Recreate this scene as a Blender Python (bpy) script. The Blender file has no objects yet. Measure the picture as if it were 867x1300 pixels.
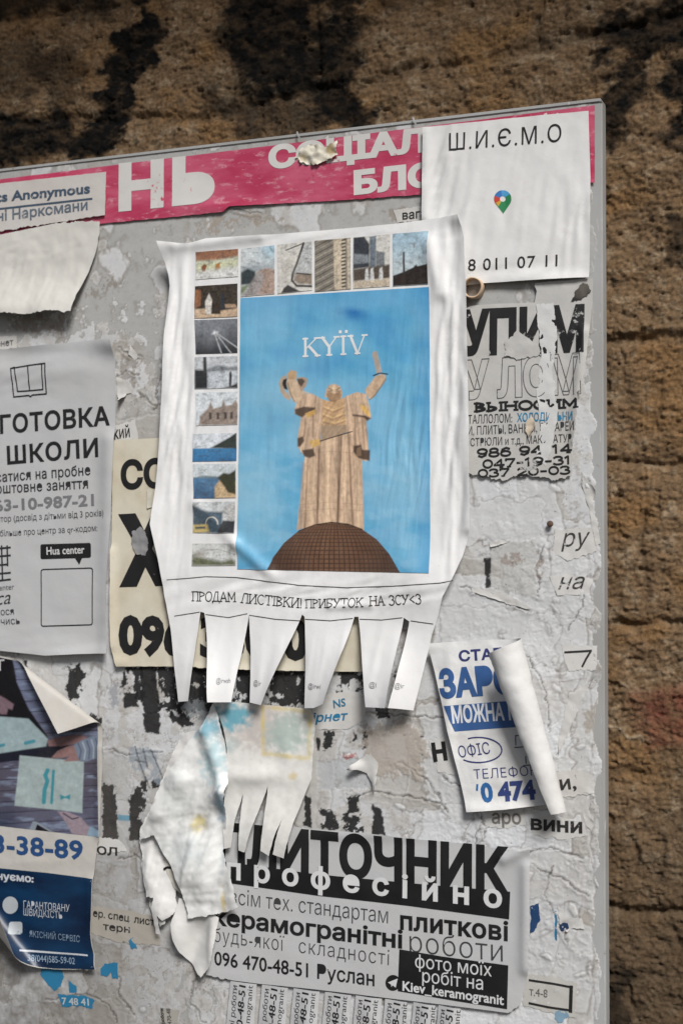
import bpy, bmesh, math, random
import numpy as np
from mathutils import Matrix, Vector
from mathutils.geometry import delaunay_2d_cdt

scn = bpy.context.scene
COL = scn.collection
R = math.radians

# ------------------------------------------------------------------ camera, sky, sun, exposure
F_PX = 1800.0                       # focal length in pixels of a 867 x 1300 frame
YAW, PITCH, DIST = R(22.0), R(1.3), 0.94
vF = Vector((-math.sin(YAW) * math.cos(PITCH), math.cos(YAW) * math.cos(PITCH), math.sin(PITCH)))
vR = Vector((math.cos(YAW), math.sin(YAW), 0))
vU = vR.cross(vF)
CAM = Vector((0, 0, 1.5)) - vF * DIST
cd = bpy.data.cameras.new('camera')
cam = bpy.data.objects.new('camera', cd)
COL.objects.link(cam)
cam.matrix_world = Matrix(((vR.x, vU.x, -vF.x, CAM.x), (vR.y, vU.y, -vF.y, CAM.y), (vR.z, vU.z, -vF.z, CAM.z), (0, 0, 0, 1)))
cd.sensor_fit = 'VERTICAL'
cd.sensor_height = 36
cd.sensor_width = 24
cd.lens = 36 * F_PX / 1300
cd.clip_start, cd.clip_end = 0.02, 200
cd.dof.use_dof = True
cd.dof.focus_distance = 0.925
cd.dof.aperture_fstop = 8.0
scn.camera = cam

SUN_DIR = Vector((0.50, -0.66, 0.80)).normalized()     # towards the light: high, from the right, in front of the wall
wd = bpy.data.worlds.new('World')
scn.world = wd
wd.use_nodes = True
wn = wd.node_tree
bg = wn.nodes['Background']
sky = wn.nodes.new('ShaderNodeTexSky')
sky.sky_type = 'NISHITA'
sky.sun_disc = False
sky.sun_elevation = math.asin(SUN_DIR.z)
sky.sun_rotation = math.atan2(SUN_DIR.x, SUN_DIR.y)
sky.air_density = 1.0
sky.dust_density = 3.0
sky.ozone_density = 0.6
wn.links.new(sky.outputs[0], bg.inputs[0])
bg.inputs[1].default_value = 0.04
sl = bpy.data.lights.new('sun', 'SUN')
sl.energy = 3.0
sl.angle = R(18)
sl.color = (1.0, 0.985, 0.965)
sun = bpy.data.objects.new('sun', sl)
COL.objects.link(sun)
sun.rotation_euler = SUN_DIR.to_track_quat('Z', 'Y').to_euler()
sun.location = (1, -2, 3)
scn.view_settings.view_transform = 'Standard'
scn.view_settings.look = 'None'
scn.view_settings.exposure = 0.34
scn.view_settings.gamma = 1.0
scn.view_settings.use_curve_mapping = False

# ------------------------------------------------------------------ helpers
_r = np.array(vR); _u = np.array(vU); _f = np.array(vF); _c = np.array(CAM)

def P(px, py, h=0.0):
    """The point of the plane h metres in front of the board face that a measured photo position lies on: (X, Z)."""
    px = np.asarray(px, float); py = np.asarray(py, float)
    a = (px - 433.5) / F_PX; b = -(py - 650) / F_PX
    d = _f + a[..., None] * _r + b[..., None] * _u
    t = (-h - _c[1]) / d[..., 1]
    return _c[0] + t * d[..., 0], _c[2] + t * d[..., 2]

def PX(X, Z, h=0.0):
    q = np.stack([X - _c[0], np.full_like(X, -h) - _c[1], Z - _c[2]], -1)
    w = q @ _f
    return 433.5 + F_PX * (q @ _r) / w, 650 - F_PX * (q @ _u) / w

def lin(c, k=1.0):
    c = np.asarray(c, float) / 255.0
    return np.where(c <= 0.04045, c / 12.92, ((c + 0.055) / 1.055) ** 2.4) * k

_perm = {}
def perlin(x, y, seed=0):
    if seed not in _perm:
        rs = np.random.RandomState(seed + 17)
        p = rs.permutation(256)
        a = rs.rand(256) * 2 * np.pi
        _perm[seed] = (np.concatenate([p, p]), np.cos(a), np.sin(a))
    p, gx, gy = _perm[seed]
    xi = np.floor(x).astype(int); yi = np.floor(y).astype(int)
    xf = x - xi; yf = y - yi
    u = xf * xf * xf * (xf * (xf * 6 - 15) + 10); v = yf * yf * yf * (yf * (yf * 6 - 15) + 10)
    xi &= 255; yi &= 255
    def g(ix, iy, fx, fy):
        k = p[p[ix & 255] + (iy & 255)]
        return gx[k] * fx + gy[k] * fy
    a = g(xi, yi, xf, yf); b = g(xi + 1, yi, xf - 1, yf)
    c = g(xi, yi + 1, xf, yf - 1); d = g(xi + 1, yi + 1, xf - 1, yf - 1)
    return 1.5 * ((a + u * (b - a)) * (1 - v) + (c + u * (d - c)) * v)

def fbm(x, y, o=4, seed=0, gain=0.5):
    s = np.zeros(np.shape(x)); a = 1.0; k = 1.0
    for i in range(o):
        s = s + a * perlin(x * k + 13.7 * i, y * k - 7.3 * i, seed + i)
        a *= gain; k *= 2.03
    return s

def ridge(x, y, o=3, seed=0):
    s = np.zeros(np.shape(x)); a = 1.0; k = 1.0
    for i in range(o):
        s = s + a * (1 - np.abs(perlin(x * k + 5.1 * i, y * k + 9.2 * i, seed + i)) * 2)
        a *= 0.5; k *= 2.1
    return s

def sstep(a, b, x):
    t = np.clip((x - a) / (b - a), 0, 1)
    return t * t * (3 - 2 * t)

def poly_sd(px, py, pts):
    """Signed distance to a polygon, positive inside."""
    pts = np.asarray(pts, float)
    d = np.full(np.shape(px), 1e18); ins = np.zeros(np.shape(px), bool)
    n = len(pts)
    for i in range(n):
        ax, ay = pts[i]; bx, by = pts[(i + 1) % n]
        ex, ey = bx - ax, by - ay
        L = ex * ex + ey * ey + 1e-12
        t = np.clip(((px - ax) * ex + (py - ay) * ey) / L, 0, 1)
        d = np.minimum(d, (px - ax - t * ex) ** 2 + (py - ay - t * ey) ** 2)
        if ay != by:
            c = ((ay > py) != (by > py)) & (px < ex * (py - ay) / (by - ay) + ax)
            ins ^= c
    d = np.sqrt(d)
    return np.where(ins, d, -d)

def tag(o, label=None, cat=None, group=None, kind=None):
    for k, v in (('label', label), ('category', cat), ('group', group), ('kind', kind)):
        if v: o[k] = v
    return o

# ------------------------------------------------------------------ materials
def nm(name):
    m = bpy.data.materials.new(name); m.use_nodes = True
    nt = m.node_tree
    return m, nt, nt.nodes['Principled BSDF']

def rgba(c): return (float(c[0]), float(c[1]), float(c[2]), 1.0)

def add_noise(nt, scale, detail=4, rough=0.55, stretch=None):
    g = nt.nodes.new('ShaderNodeNewGeometry')
    n = nt.nodes.new('ShaderNodeTexNoise')
    n.inputs['Scale'].default_value = scale; n.inputs['Detail'].default_value = detail; n.inputs['Roughness'].default_value = rough
    if stretch:
        mp = nt.nodes.new('ShaderNodeMapping'); mp.inputs['Scale'].default_value = stretch
        nt.links.new(g.outputs['Position'], mp.inputs[0]); nt.links.new(mp.outputs[0], n.inputs['Vector'])
    else:
        nt.links.new(g.outputs['Position'], n.inputs['Vector'])
    return n

def ramp(nt, src, a, b):
    m = nt.nodes.new('ShaderNodeMapRange'); m.clamp = True
    m.inputs['From Min'].default_value = a; m.inputs['From Max'].default_value = b
    nt.links.new(src, m.inputs['Value'])
    return m.outputs['Result']

def mixc(nt, fac, a, b, blend='MIX'):
    m = nt.nodes.new('ShaderNodeMix'); m.data_type = 'RGBA'; m.blend_type = blend
    if isinstance(fac, float): m.inputs['Factor'].default_value = fac
    else: nt.links.new(fac, m.inputs['Factor'])
    for s, v in ((m.inputs[6], a), (m.inputs[7], b)):
        if hasattr(v, 'links'): nt.links.new(v, s)
        else: s.default_value = rgba(v)
    return m.outputs[2]

def bumped(nt, bs, pairs):
    prev = None
    for src, strength, dist in pairs:
        b = nt.nodes.new('ShaderNodeBump'); b.inputs['Strength'].default_value = strength; b.inputs['Distance'].default_value = dist
        nt.links.new(src, b.inputs['Height'])
        if prev: nt.links.new(prev, b.inputs['Normal'])
        prev = b.outputs[0]
    nt.links.new(prev, bs.inputs['Normal'])

def paper_mat(name, base, dirt=(0.42, 0.37, 0.30), dirt_amt=0.25, rough=0.62, attr=False, bump=0.25):
    m, nt, bs = nm(name)
    if attr:
        a = nt.nodes.new('ShaderNodeVertexColor'); a.layer_name = 'Col'; c0 = a.outputs[0]
    else:
        c0 = base
    n1 = add_noise(nt, 14, 6, 0.65)
    f = ramp(nt, n1.outputs[0], 0.47, 0.78)
    mm = nt.nodes.new('ShaderNodeMath'); mm.operation = 'MULTIPLY'; mm.inputs[1].default_value = dirt_amt
    nt.links.new(f, mm.inputs[0])
    c1 = mixc(nt, mm.outputs[0], c0, dirt)
    n3 = add_noise(nt, 700, 2, 0.5)
    f3 = ramp(nt, n3.outputs[0], 0.68, 0.8)
    m3 = nt.nodes.new('ShaderNodeMath'); m3.operation = 'MULTIPLY'; m3.inputs[1].default_value = 0.35 * min(1, dirt_amt * 3)
    nt.links.new(f3, m3.inputs[0])
    c2 = mixc(nt, m3.outputs[0], c1, [0.5 * x for x in dirt])
    nt.links.new(c2, bs.inputs['Base Color'])
    bs.inputs['Roughness'].default_value = rough
    n2 = add_noise(nt, 900, 3, 0.6); n4 = add_noise(nt, 110, 4, 0.6)
    bumped(nt, bs, [(n4.outputs[0], bump, 0.0008), (n2.outputs[0], bump * 0.5, 0.0003)])
    return m

_ink = {}
def ink(c, wear=0.15, under=(0.55, 0.54, 0.51), rough=0.5):
    k = (tuple(c), wear, tuple(under), rough)
    if k in _ink: return _ink[k]
    m, nt, bs = nm('printed_ink')
    n = add_noise(nt, 230, 5, 0.7); n2 = add_noise(nt, 42, 3, 0.6)
    ad = nt.nodes.new('ShaderNodeMath'); ad.operation = 'ADD'
    nt.links.new(n.outputs[0], ad.inputs[0]); nt.links.new(n2.outputs[0], ad.inputs[1])
    t = 1.38 - 0.55 * wear
    f = ramp(nt, ad.outputs[0], t, t + 0.06)
    c0 = lin(c)
    n3 = add_noise(nt, 30, 4, 0.6)
    f3 = ramp(nt, n3.outputs[0], 0.3, 0.75)
    c1 = mixc(nt, f3, c0, c0 * 0.82 + 0.012)
    nt.links.new(mixc(nt, f, c1, under), bs.inputs['Base Color'])
    bs.inputs['Roughness'].default_value = rough
    _ink[k] = m
    return m

BLACK = (22, 21, 22)
WHITE = lin((222, 222, 221))
M_PAPER = paper_mat('white_paper', WHITE, dirt_amt=0.16)
M_POSTER = paper_mat('thin_poster_paper', lin((231, 231, 231)), dirt=(0.5, 0.46, 0.4), dirt_amt=0.16, rough=0.55)
M_OLD = paper_mat('old_paper', lin((188, 187, 184)), dirt_amt=0.35)
M_GREYP = paper_mat('grey_paper', lin((186, 187, 188)), dirt_amt=0.16)
M_YEL = paper_mat('yellowed_paper', lin((208, 202, 184)), dirt=lin((150, 120, 60)), dirt_amt=0.5)
M_ATTR = paper_mat('stained_paper', None, dirt_amt=0.12, attr=True)
M_PRINT = paper_mat('photo_print', None, dirt_amt=0.10, rough=0.42, attr=True, bump=0.12)
M_BACK = paper_mat('poster_back', lin((190, 187, 181)), dirt=lin((140, 124, 104)), dirt_amt=0.3)

# ------------------------------------------------------------------ mesh building
def mesh_obj(name, V, faces, mat, parent=None, origin=None, smooth=True, col=None):
    V = np.asarray(V, float)
    o0 = np.asarray(origin if origin is not None else (0, 0, 0), float)
    me = bpy.data.meshes.new(name)
    me.from_pydata((V - o0).tolist(), [], faces)
    if col is not None:
        at = me.color_attributes.new('Col', 'FLOAT_COLOR', 'POINT')
        buf = np.ones((len(V), 4)); buf[:, :3] = col
        at.data.foreach_set('color', buf.ravel())
    if smooth: me.polygons.foreach_set('use_smooth', np.ones(len(me.polygons), bool))
    me.update()
    o = bpy.data.objects.new(name, me)
    me.materials.append(mat)
    COL.objects.link(o)
    if parent is not None: o.parent = parent
    else: o.location = o0.tolist()
    return o

def grid_obj(name, XYZ, mat, parent=None, origin=None, col=None, smooth=True):
    ny, nx = XYZ.shape[:2]
    V = XYZ.reshape(-1, 3)
    o0 = np.asarray(origin if origin is not None else (0, 0, 0), float)
    me = bpy.data.meshes.new(name)
    me.vertices.add(len(V)); me.vertices.foreach_set('co', (V - o0).ravel())
    i = np.arange(ny * nx).reshape(ny, nx)
    q = np.stack([i[:-1, :-1], i[:-1, 1:], i[1:, 1:], i[1:, :-1]], -1).reshape(-1, 4)
    me.loops.add(q.size); me.loops.foreach_set('vertex_index', q.ravel().astype(np.int32))
    me.polygons.add(len(q)); me.polygons.foreach_set('loop_start', np.arange(0, q.size, 4, dtype=np.int32))
    me.polygons.foreach_set('loop_total', np.full(len(q), 4, np.int32))
    if smooth: me.polygons.foreach_set('use_smooth', np.ones(len(q), bool))
    me.update(calc_edges=True)
    if col is not None:
        at = me.color_attributes.new('Col', 'FLOAT_COLOR', 'POINT')
        buf = np.ones((len(V), 4)); buf[:, :3] = col.reshape(-1, 3)
        at.data.foreach_set('color', buf.ravel())
    me.materials.append(mat)
    o = bpy.data.objects.new(name, me)
    COL.objects.link(o)
    if parent is not None: o.parent = parent
    else: o.location = o0.tolist()
    return o

class Curl:
    """Rolls the sheet towards the viewer beyond the line A-B (photo pixels); the rolled side is the one 'side' lies on."""
    def __init__(s, A, B, side, r0, r1, amax):
        s.A, s.B, s.side, s.r0, s.r1, s.amax = A, B, side, r0, r1, amax
    def setup(s, h0):
        (ax, bx, sx), (az, bz, sz) = P([s.A[0], s.B[0], s.side[0]], [s.A[1], s.B[1], s.side[1]], h0)
        s.o = np.array([ax, az]); e = np.array([bx - ax, bz - az]); s.L = np.hypot(*e); s.e = e / s.L
        n = np.array([s.e[1], -s.e[0]])
        if n @ (np.array([sx, sz]) - s.o) < 0: n = -n
        s.n = n
    def apply(s, X, Z, H, h0):
        dx, dz = X - s.o[0], Z - s.o[1]
        t = dx * s.n[0] + dz * s.n[1]; q = (dx * s.e[0] + dz * s.e[1]) / s.L
        r = s.r0 + (s.r1 - s.r0) * np.clip(q, -0.2, 1.2)
        a = np.clip(t / r, 0, s.amax); ex = np.maximum(t - r * s.amax, 0)
        hh = H - h0
        t2 = r * np.sin(a) + ex * np.cos(a) - hh * np.sin(a)
        h2 = h0 + r * (1 - np.cos(a)) + ex * np.sin(a) + hh * np.cos(a)
        on = t > 0
        X2 = np.where(on, X + (t2 - t) * s.n[0], X); Z2 = np.where(on, Z + (t2 - t) * s.n[1], Z)
        return X2, Z2, np.where(on, h2, H)

class Sheet:
    def __init__(s, name, poly, h0, mat, label=None, cat=None, group=None, parent=None, step=2.2, jit=0.0, wr=(0.25, 18), creases=(), lifts=(), curls=(),
                 colf=None, seed=0, thick=0.11, hf=None, base=None, sink=None):
        s.h0 = h0 * 1e-3; s.seed = seed; s.wr = wr; s.creases = creases; s.hf = hf; s.base_sheet = base; s.sink = sink
        s.lifts = lifts; s.curls = list(curls)
        for c in s.curls: c.setup(s.h0)
        st = step * 1e-3
        pts = []
        n = len(poly)
        for i in range(n):
            p, q = poly[i], poly[(i + 1) % n]
            j = p[2] if len(p) > 2 else jit
            (x0, x1), (z0, z1) = P([p[0], q[0]], [p[1], q[1]], s.h0)
            L = math.hypot(x1 - x0, z1 - z0); k = max(1, int(L / (st * (0.45 if j > 0.5 else 0.9))))
            for m in range(k):
                t = m / k
                x, z = x0 + (x1 - x0) * t, z0 + (z1 - z0) * t
                if j > 0:
                    am = j * 0.00052 * min(1, 4 * t + 0.2, 4 * (1 - t) + 0.2)
                    nn = float(fbm(np.array([(x * 1.7 + z) / 0.008 + i * 3.1]), np.array([seed * 7.7 + i * 1.3]), 4, 3, 0.65)[0])
                    nx, nz = (z1 - z0) / L, -(x1 - x0) / L
                    x += nx * am * nn; z += nz * am * nn
                pts.append((x, z))
        pa = np.array(pts)
        lo, hi = pa.min(0), pa.max(0)
        gx, gz = np.meshgrid(np.arange(lo[0], hi[0], st), np.arange(lo[1], hi[1], st * 0.87))
        gx = gx + (np.arange(gx.shape[0]) % 2)[:, None] * st * 0.5
        gx, gz = gx.ravel(), gz.ravel()
        sd = poly_sd(gx, gz, pa)
        k = sd > st * 0.45
        vin = [Vector(p) for p in pts] + [Vector((float(a), float(b))) for a, b in zip(gx[k], gz[k])]
        nb = len(pts)
        out = delaunay_2d_cdt(vin, [], [list(range(nb))], 1, 1e-7)
        V2 = np.array([(v[0], v[1]) for v in out[0]])
        faces = [list(f) for f in out[2]]
        # orient every face towards the viewer
        fx = []
        for f in faces:
            a, b, c = V2[f[0]], V2[f[1]], V2[f[2]]
            if (b[0] - a[0]) * (c[1] - a[1]) - (b[1] - a[1]) * (c[0] - a[0]) < 0: f = f[::-1]
            fx.append(f)
        s.V2 = V2
        W = s.pos(V2[:, 0], V2[:, 1])
        c = pa.mean(0); s.origin = np.array([c[0], -s.h0, c[1]])
        col = None
        if colf is not None:
            px, py = PX(V2[:, 0], V2[:, 1], s.h0)
            col = colf(px, py)
        s.parent = parent
        s.obj = mesh_obj(name, W, fx, mat, parent.obj if parent else None, parent.origin if parent else s.origin, col=col)
        if parent: s.origin = parent.origin
        if thick:
            md = s.obj.modifiers.new('thickness', 'SOLIDIFY'); md.thickness = thick * 1e-3; md.offset = -1
            es = s.obj.modifiers.new('crisp_edges', 'EDGE_SPLIT'); es.split_angle = R(55)
        tag(s.obj, label, cat, group)
    def flat(s, X, Z):
        x, z = X * 1e3, Z * 1e3
        sd = s.seed * 31.7
        H = s.wr[0] * 1e-3 * fbm(x / s.wr[1] + sd, z / s.wr[1] - sd, 4, 5 + s.seed % 9, 0.5)
        px, py = PX(np.asarray(X, float), np.asarray(Z, float), s.h0)
        for c in s.creases:      # (angle deg, wavelength mm, amp mm, cx, cy, rx, ry): long creases along the angle, inside an ellipse
            an, wl, am, cx, cy, rx, ry = c
            ca, sa = math.cos(R(an)), math.sin(R(an))
            q = (-x * sa + z * ca); l = (x * ca + z * sa)
            m = np.exp(-((px - cx) / rx) ** 2 - ((py - cy) / ry) ** 2)
            qq = q / wl + sd + 0.3 * perlin(l / (wl * 5), q / (wl * 3), 2)
            fold = 0.32 - np.abs(perlin(qq * 0.8 + 4.2, l / (wl * 9) + 0.7, 23 + s.seed % 5))
            H = H + am * 1e-3 * m * (0.6 * fbm(qq, l / (wl * 7), 3, 11 + s.seed % 7, 0.5) + 1.1 * fold)
        for l in s.lifts:
            if len(l) == 5:      # gaussian bump: cx, cy, rx, ry, mm
                cx, cy, rx, ry, am = l
                H = H + am * 1e-3 * np.exp(-((px - cx) / rx) ** 2 - ((py - cy) / ry) ** 2)
            else:                # ridge along a segment: x0, y0, x1, y1, width px, mm
                x0, y0, x1, y1, w, am = l
                ex, ey = x1 - x0, y1 - y0; L2 = ex * ex + ey * ey
                t = np.clip(((px - x0) * ex + (py - y0) * ey) / L2, 0, 1)
                d = np.hypot(px - x0 - t * ex, py - y0 - t * ey)
                H = H + am * 1e-3 * np.exp(-(d / w) ** 2)
        if s.hf: H = H + s.hf(px, py) * 1e-3
        return s.h0 + H
    def base(s, X, Z):
        if s.base_sheet is not None: return s.base_sheet.base(X, Z)
        H = s.flat(X, Z)
        for c in s.curls: X, Z, H = c.apply(X, Z, H, s.h0)
        return np.stack([X, -H, Z], -1)
    def pos(s, X, Z, off=0.0):
        X = np.asarray(X, float); Z = np.asarray(Z, float)
        b = s.base(X, Z)
        if np.any(off):
            e = 4e-4
            n = np.cross(s.base(X + e, Z) - s.base(X - e, Z), s.base(X, Z + e) - s.base(X, Z - e))
            n /= np.linalg.norm(n, axis=-1, keepdims=True) + 1e-12
            b = b + n * np.asarray(off)[..., None]
        return b
    def pl(s, x, y): return P(x, y, s.h0)

def emit(sheet, V, F, mat, name, off=0.22, cell=3.0, label=None):
    """Lays flat lettering (X, Z, tiny lift) on the sheet, cut finely enough to follow its folds."""
    bm = bmesh.new()
    vs = [bm.verts.new(v) for v in V]
    for f in F:
        try: bm.faces.new([vs[i] for i in f])
        except ValueError: pass
    A = np.array(V)
    st = cell * 1e-3
    for ax in (0, 1):
        lo, hi = A[:, ax].min(), A[:, ax].max()
        no = (1, 0, 0) if ax == 0 else (0, 1, 0)
        for k in range(int(math.floor(lo / st)) + 1, int(math.ceil(hi / st))):
            co = [0, 0, 0]; co[ax] = k * st
            bmesh.ops.bisect_plane(bm, geom=bm.verts[:] + bm.edges[:] + bm.faces[:], plane_co=co, plane_no=no, dist=1e-7)
    bm.verts.index_update()
    C = np.array([v.co[:] for v in bm.verts])
    fs = []
    for f in bm.faces:
        i = [v.index for v in f.verts]
        if f.normal.z < 0: i = i[::-1]
        fs.append(i)
    bm.free()
    W = sheet.pos(C[:, 0], C[:, 1], off * 1e-3 + C[:, 2])
    o = mesh_obj(name, W, fs, mat, sheet.obj, sheet.origin)
    if label: o['label'] = label
    return o

def islands(n, faces):
    p = list(range(n))
    def find(a):
        while p[a] != a: p[a] = p[p[a]]; a = p[a]
        return a
    for f in faces:
        r0 = find(f[0])
        for i in f[1:]: p[find(i)] = r0
    ids = {}
    return [ids.setdefault(find(i), len(ids)) for i in range(n)]

def glyph_mesh(s, bold, shear, space, outline=False, res=4):
    """Letter contours, each solid filled on its own with the holes that lie in it (the strokes of a letter may overlap)."""
    c = bpy.data.curves.new('lettering', 'FONT')
    c.body = s; c.size = 1; c.shear = shear; c.space_character = space; c.resolution_u = res
    c.fill_mode = 'NONE'
    o = bpy.data.objects.new('lettering', c)
    me = bpy.data.meshes.new_from_object(o)
    P2 = [(v.co.x, v.co.y) for v in me.vertices]
    nxt = {}
    for e in me.edges: nxt.setdefault(e.vertices[0], []).append(e.vertices[1]); nxt.setdefault(e.vertices[1], []).append(e.vertices[0])
    Ed = [tuple(e.vertices) for e in me.edges]
    bpy.data.objects.remove(o); bpy.data.curves.remove(c); bpy.data.meshes.remove(me)
    seen, loops = set(), []
    for i in range(len(P2)):
        if i in seen or i not in nxt: continue
        l = [i]; seen.add(i)
        while True:
            n = [k for k in nxt[l[-1]] if k not in seen]
            if not n: break
            k = min(n, key=lambda q: abs(q - l[-1])); l.append(k); seen.add(k)
        if l[1:] and l[1] < l[-1] and l[1] - l[0] != 1: l = [l[0]] + l[1:][::-1]
        if len(l) > 2: loops.append(l)
    ar = lambda l: 0.5 * sum(P2[l[i - 1]][0] * P2[l[i]][1] - P2[l[i]][0] * P2[l[i - 1]][1] for i in range(len(l)))
    A = [ar(l) for l in loops]
    QQ = [np.array([P2[k] for k in l]) for l in loops]
    own, hole_of = {}, {}
    for h in range(len(loops)):
        best = None
        for i in range(len(loops)):
            if i == h or A[i] * A[h] >= 0 or abs(A[i]) <= abs(A[h]): continue
            if (QQ[i].min(0) <= QQ[h].min(0) + 1e-6).all() and (QQ[i].max(0) >= QQ[h].max(0) - 1e-6).all():
                if np.mean(poly_sd(QQ[h][:, 0], QQ[h][:, 1], QQ[i]) > 0) > 0.7 and (best is None or abs(A[i]) < abs(A[best])): best = i
        if best is not None: hole_of[h] = best
    outs = [i for i in range(len(loops)) if i not in hole_of]
    own = {i: [] for i in outs}
    for h, i in hole_of.items():
        if i in own: own[i].append(h)
    if bold:
        for li, l in enumerate(loops):
            sg = np.sign(A[hole_of.get(li, li)]); q = QQ[li]; n = len(q)
            for j in range(n):
                d0 = q[j] - q[j - 1]; d1 = q[(j + 1) % n] - q[j]
                d0 = d0 / (np.hypot(*d0) + 1e-12); d1 = d1 / (np.hypot(*d1) + 1e-12)
                n0 = np.array([d0[1], -d0[0]]); n1 = np.array([d1[1], -d1[0]]); m = n0 + n1
                k = max(m @ m, 0.6)
                v = q[j] + sg * bold * m * 2 / k
                P2[l[j]] = (float(v[0]), float(v[1]))
    if outline: return [(x, y, 0) for x, y in P2], [], Ed
    V, Fc = [], []
    for i in outs:
        parts = [loops[i]] + [loops[h] for h in own[i]]
        pts, fl = [], []
        for l in parts:
            k0 = len(pts); pts += [Vector(P2[k]) for k in l]; fl.append(list(range(k0, len(pts))))
        if fl[1:]:
            fl = [fl[0] if ar(parts[0]) > 0 else fl[0][::-1]] + [f if ar(l) < 0 else f[::-1] for f, l in zip(fl[1:], parts[1:])]
            out = delaunay_2d_cdt(pts, [], fl, 0, 1e-7)
            v2 = [tuple(v) for v in out[0]]; b0 = len(V)
            oq = [P2[k] for k in parts[0]]; hq = [[P2[k] for k in l] for l in parts[1:]]
            ce = np.array([np.mean([v2[k] for k in f], 0) for f in out[2]])
            ok = poly_sd(ce[:, 0], ce[:, 1], oq) > 0
            for q in hq: ok &= ~(poly_sd(ce[:, 0], ce[:, 1], q) > 0)
            V += [(x, y, 0) for x, y in v2]; Fc += [[k + b0 for k in f] for f, g in zip(out[2], ok) if g]
        else:
            out = delaunay_2d_cdt(pts, [], [fl[0] if ar(parts[0]) > 0 else fl[0][::-1]], 1, 1e-7)
            b0 = len(V); V += [(v[0], v[1], 0) for v in out[0]]; Fc += [[k + b0 for k in f] for f in out[2]]
    return V, Fc, Ed

_cap = None
def frame(sheet, A, B, cap):
    (ax, bx, cx), (az, bz, cz) = sheet.pl([A[0], B[0], A[0]], [A[1], B[1], A[1] - cap])
    d = np.array([bx - ax, bz - az]); L = np.hypot(*d); d = d / L
    n = np.array([-d[1], d[0]])
    return np.array([ax, az]), d, n, L, math.hypot(cx - ax, cz - az)

def text(sheet, s, A, B, cap, color=BLACK, bold=0.0, shear=0.0, space=1.0, wear=0.15, off=0.22, cell=3.0, name='lettering', under=(0.6, 0.59, 0.57), outline=0, label=None, res=3):
    global _cap
    if _cap is None:
        v, _, _ = glyph_mesh('H', 0, 0, 1); _cap = max(p[1] for p in v)
    V, Fc, Ed = glyph_mesh(s, bold, shear, space, bool(outline), res)
    xs = [v[0] for v in V]; x0, x1 = min(xs), max(xs)
    o, d, n, L, H = frame(sheet, A, B, cap)
    kx, ky = L / (x1 - x0), H / (_cap + 2 * bold)
    pt = lambda v: o + d * ((v[0] - x0) * kx) + n * ((v[1] + bold) * ky)
    if outline:
        Q, Fq = [], []
        w = outline * 0.00052 / 2
        for a, b in Ed:
            p, q = pt(V[a]), pt(V[b]); e = q - p; l = np.hypot(*e)
            if l < 1e-7: continue
            e = e / l; m = np.array([-e[1], e[0]]) * w; i = len(Q); z = (len(Fq) % 5) * 4e-6
            for k in (p - m - e * w * .5, q - m + e * w * .5, q + m + e * w * .5, p + m - e * w * .5): Q.append((k[0], k[1], z))
            Fq.append([i, i + 1, i + 2, i + 3])
        return emit(sheet, Q, Fq, ink(color, wear, under), name, off, 50, label)
    isl = islands(len(V), Fc)
    Q = []
    for v, k in zip(V, isl):
        p = pt(v); Q.append((p[0], p[1], (k % 6) * 7e-6))
    return emit(sheet, Q, Fc, ink(color, wear, under), name, off, cell, label)

def strokes(sheet, lines, w, color=BLACK, wear=0.1, off=0.22, name='drawn_line', closed=False, cell=4.0, under=(0.6, 0.59, 0.57), label=None):
    """Polylines in photo pixels as ribbons w px wide (a list of widths per line is allowed)."""
    Q, Fq = [], []
    for li, ln in enumerate(lines):
        ww = (w[li] if isinstance(w, (list, tuple)) else w) * 0.00052 / 2
        a = np.array(ln, float); X, Z = sheet.pl(a[:, 0], a[:, 1])
        ribbon(Q, Fq, np.stack([X, Z], -1), ww)
    return emit(sheet, Q, Fq, ink(color, wear, under), name, off, cell, label)

def ribbon(Q, Fq, pts, w):
    for p, q in zip(pts[:-1], pts[1:]):
        e = q - p; l = np.hypot(*e)
        if l < 1e-9: continue
        e = e / l; m = np.array([-e[1], e[0]]) * w; i = len(Q); z = (len(Fq) % 7) * 4e-6
        for k in (p - m - e * w * .55, q - m + e * w * .55, q + m + e * w * .55, p + m - e * w * .55): Q.append((k[0], k[1], z))
        Fq.append([i, i + 1, i + 2, i + 3])

def area(sheet, pts, color, wear=0.1, off=0.18, name='printed_panel', cell=2.5, under=(0.6, 0.59, 0.57), mat=None, label=None):
    a = np.array(pts, float); X, Z = sheet.pl(a[:, 0], a[:, 1])
    return emit(sheet, [(x, z, 0) for x, z in zip(X, Z)], [list(range(len(X)))], mat or ink(color, wear, under), name, off, cell, label)

def rrect(x0, y0, x1, y1, r, slope=0.0, n=5):
    out = []
    for cx, cy, a0 in ((x1 - r, y0 + r, -90), (x1 - r, y1 - r, 0), (x0 + r, y1 - r, 90), (x0 + r, y0 + r, 180)):
        for k in range(n + 1):
            a = R(a0 + 90 * k / n); out.append((cx + r * math.cos(a), cy + r * math.sin(a)))
    return [(x, y + slope * (x - x0)) for x, y in out]

def circle(cx, cy, rx, ry=None, n=28, a0=0, a1=360):
    ry = ry or rx
    return [(cx + rx * math.cos(R(a0 + (a1 - a0) * k / n)), cy + ry * math.sin(R(a0 + (a1 - a0) * k / n))) for k in range(n + (a1 - a0 < 360))]

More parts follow.
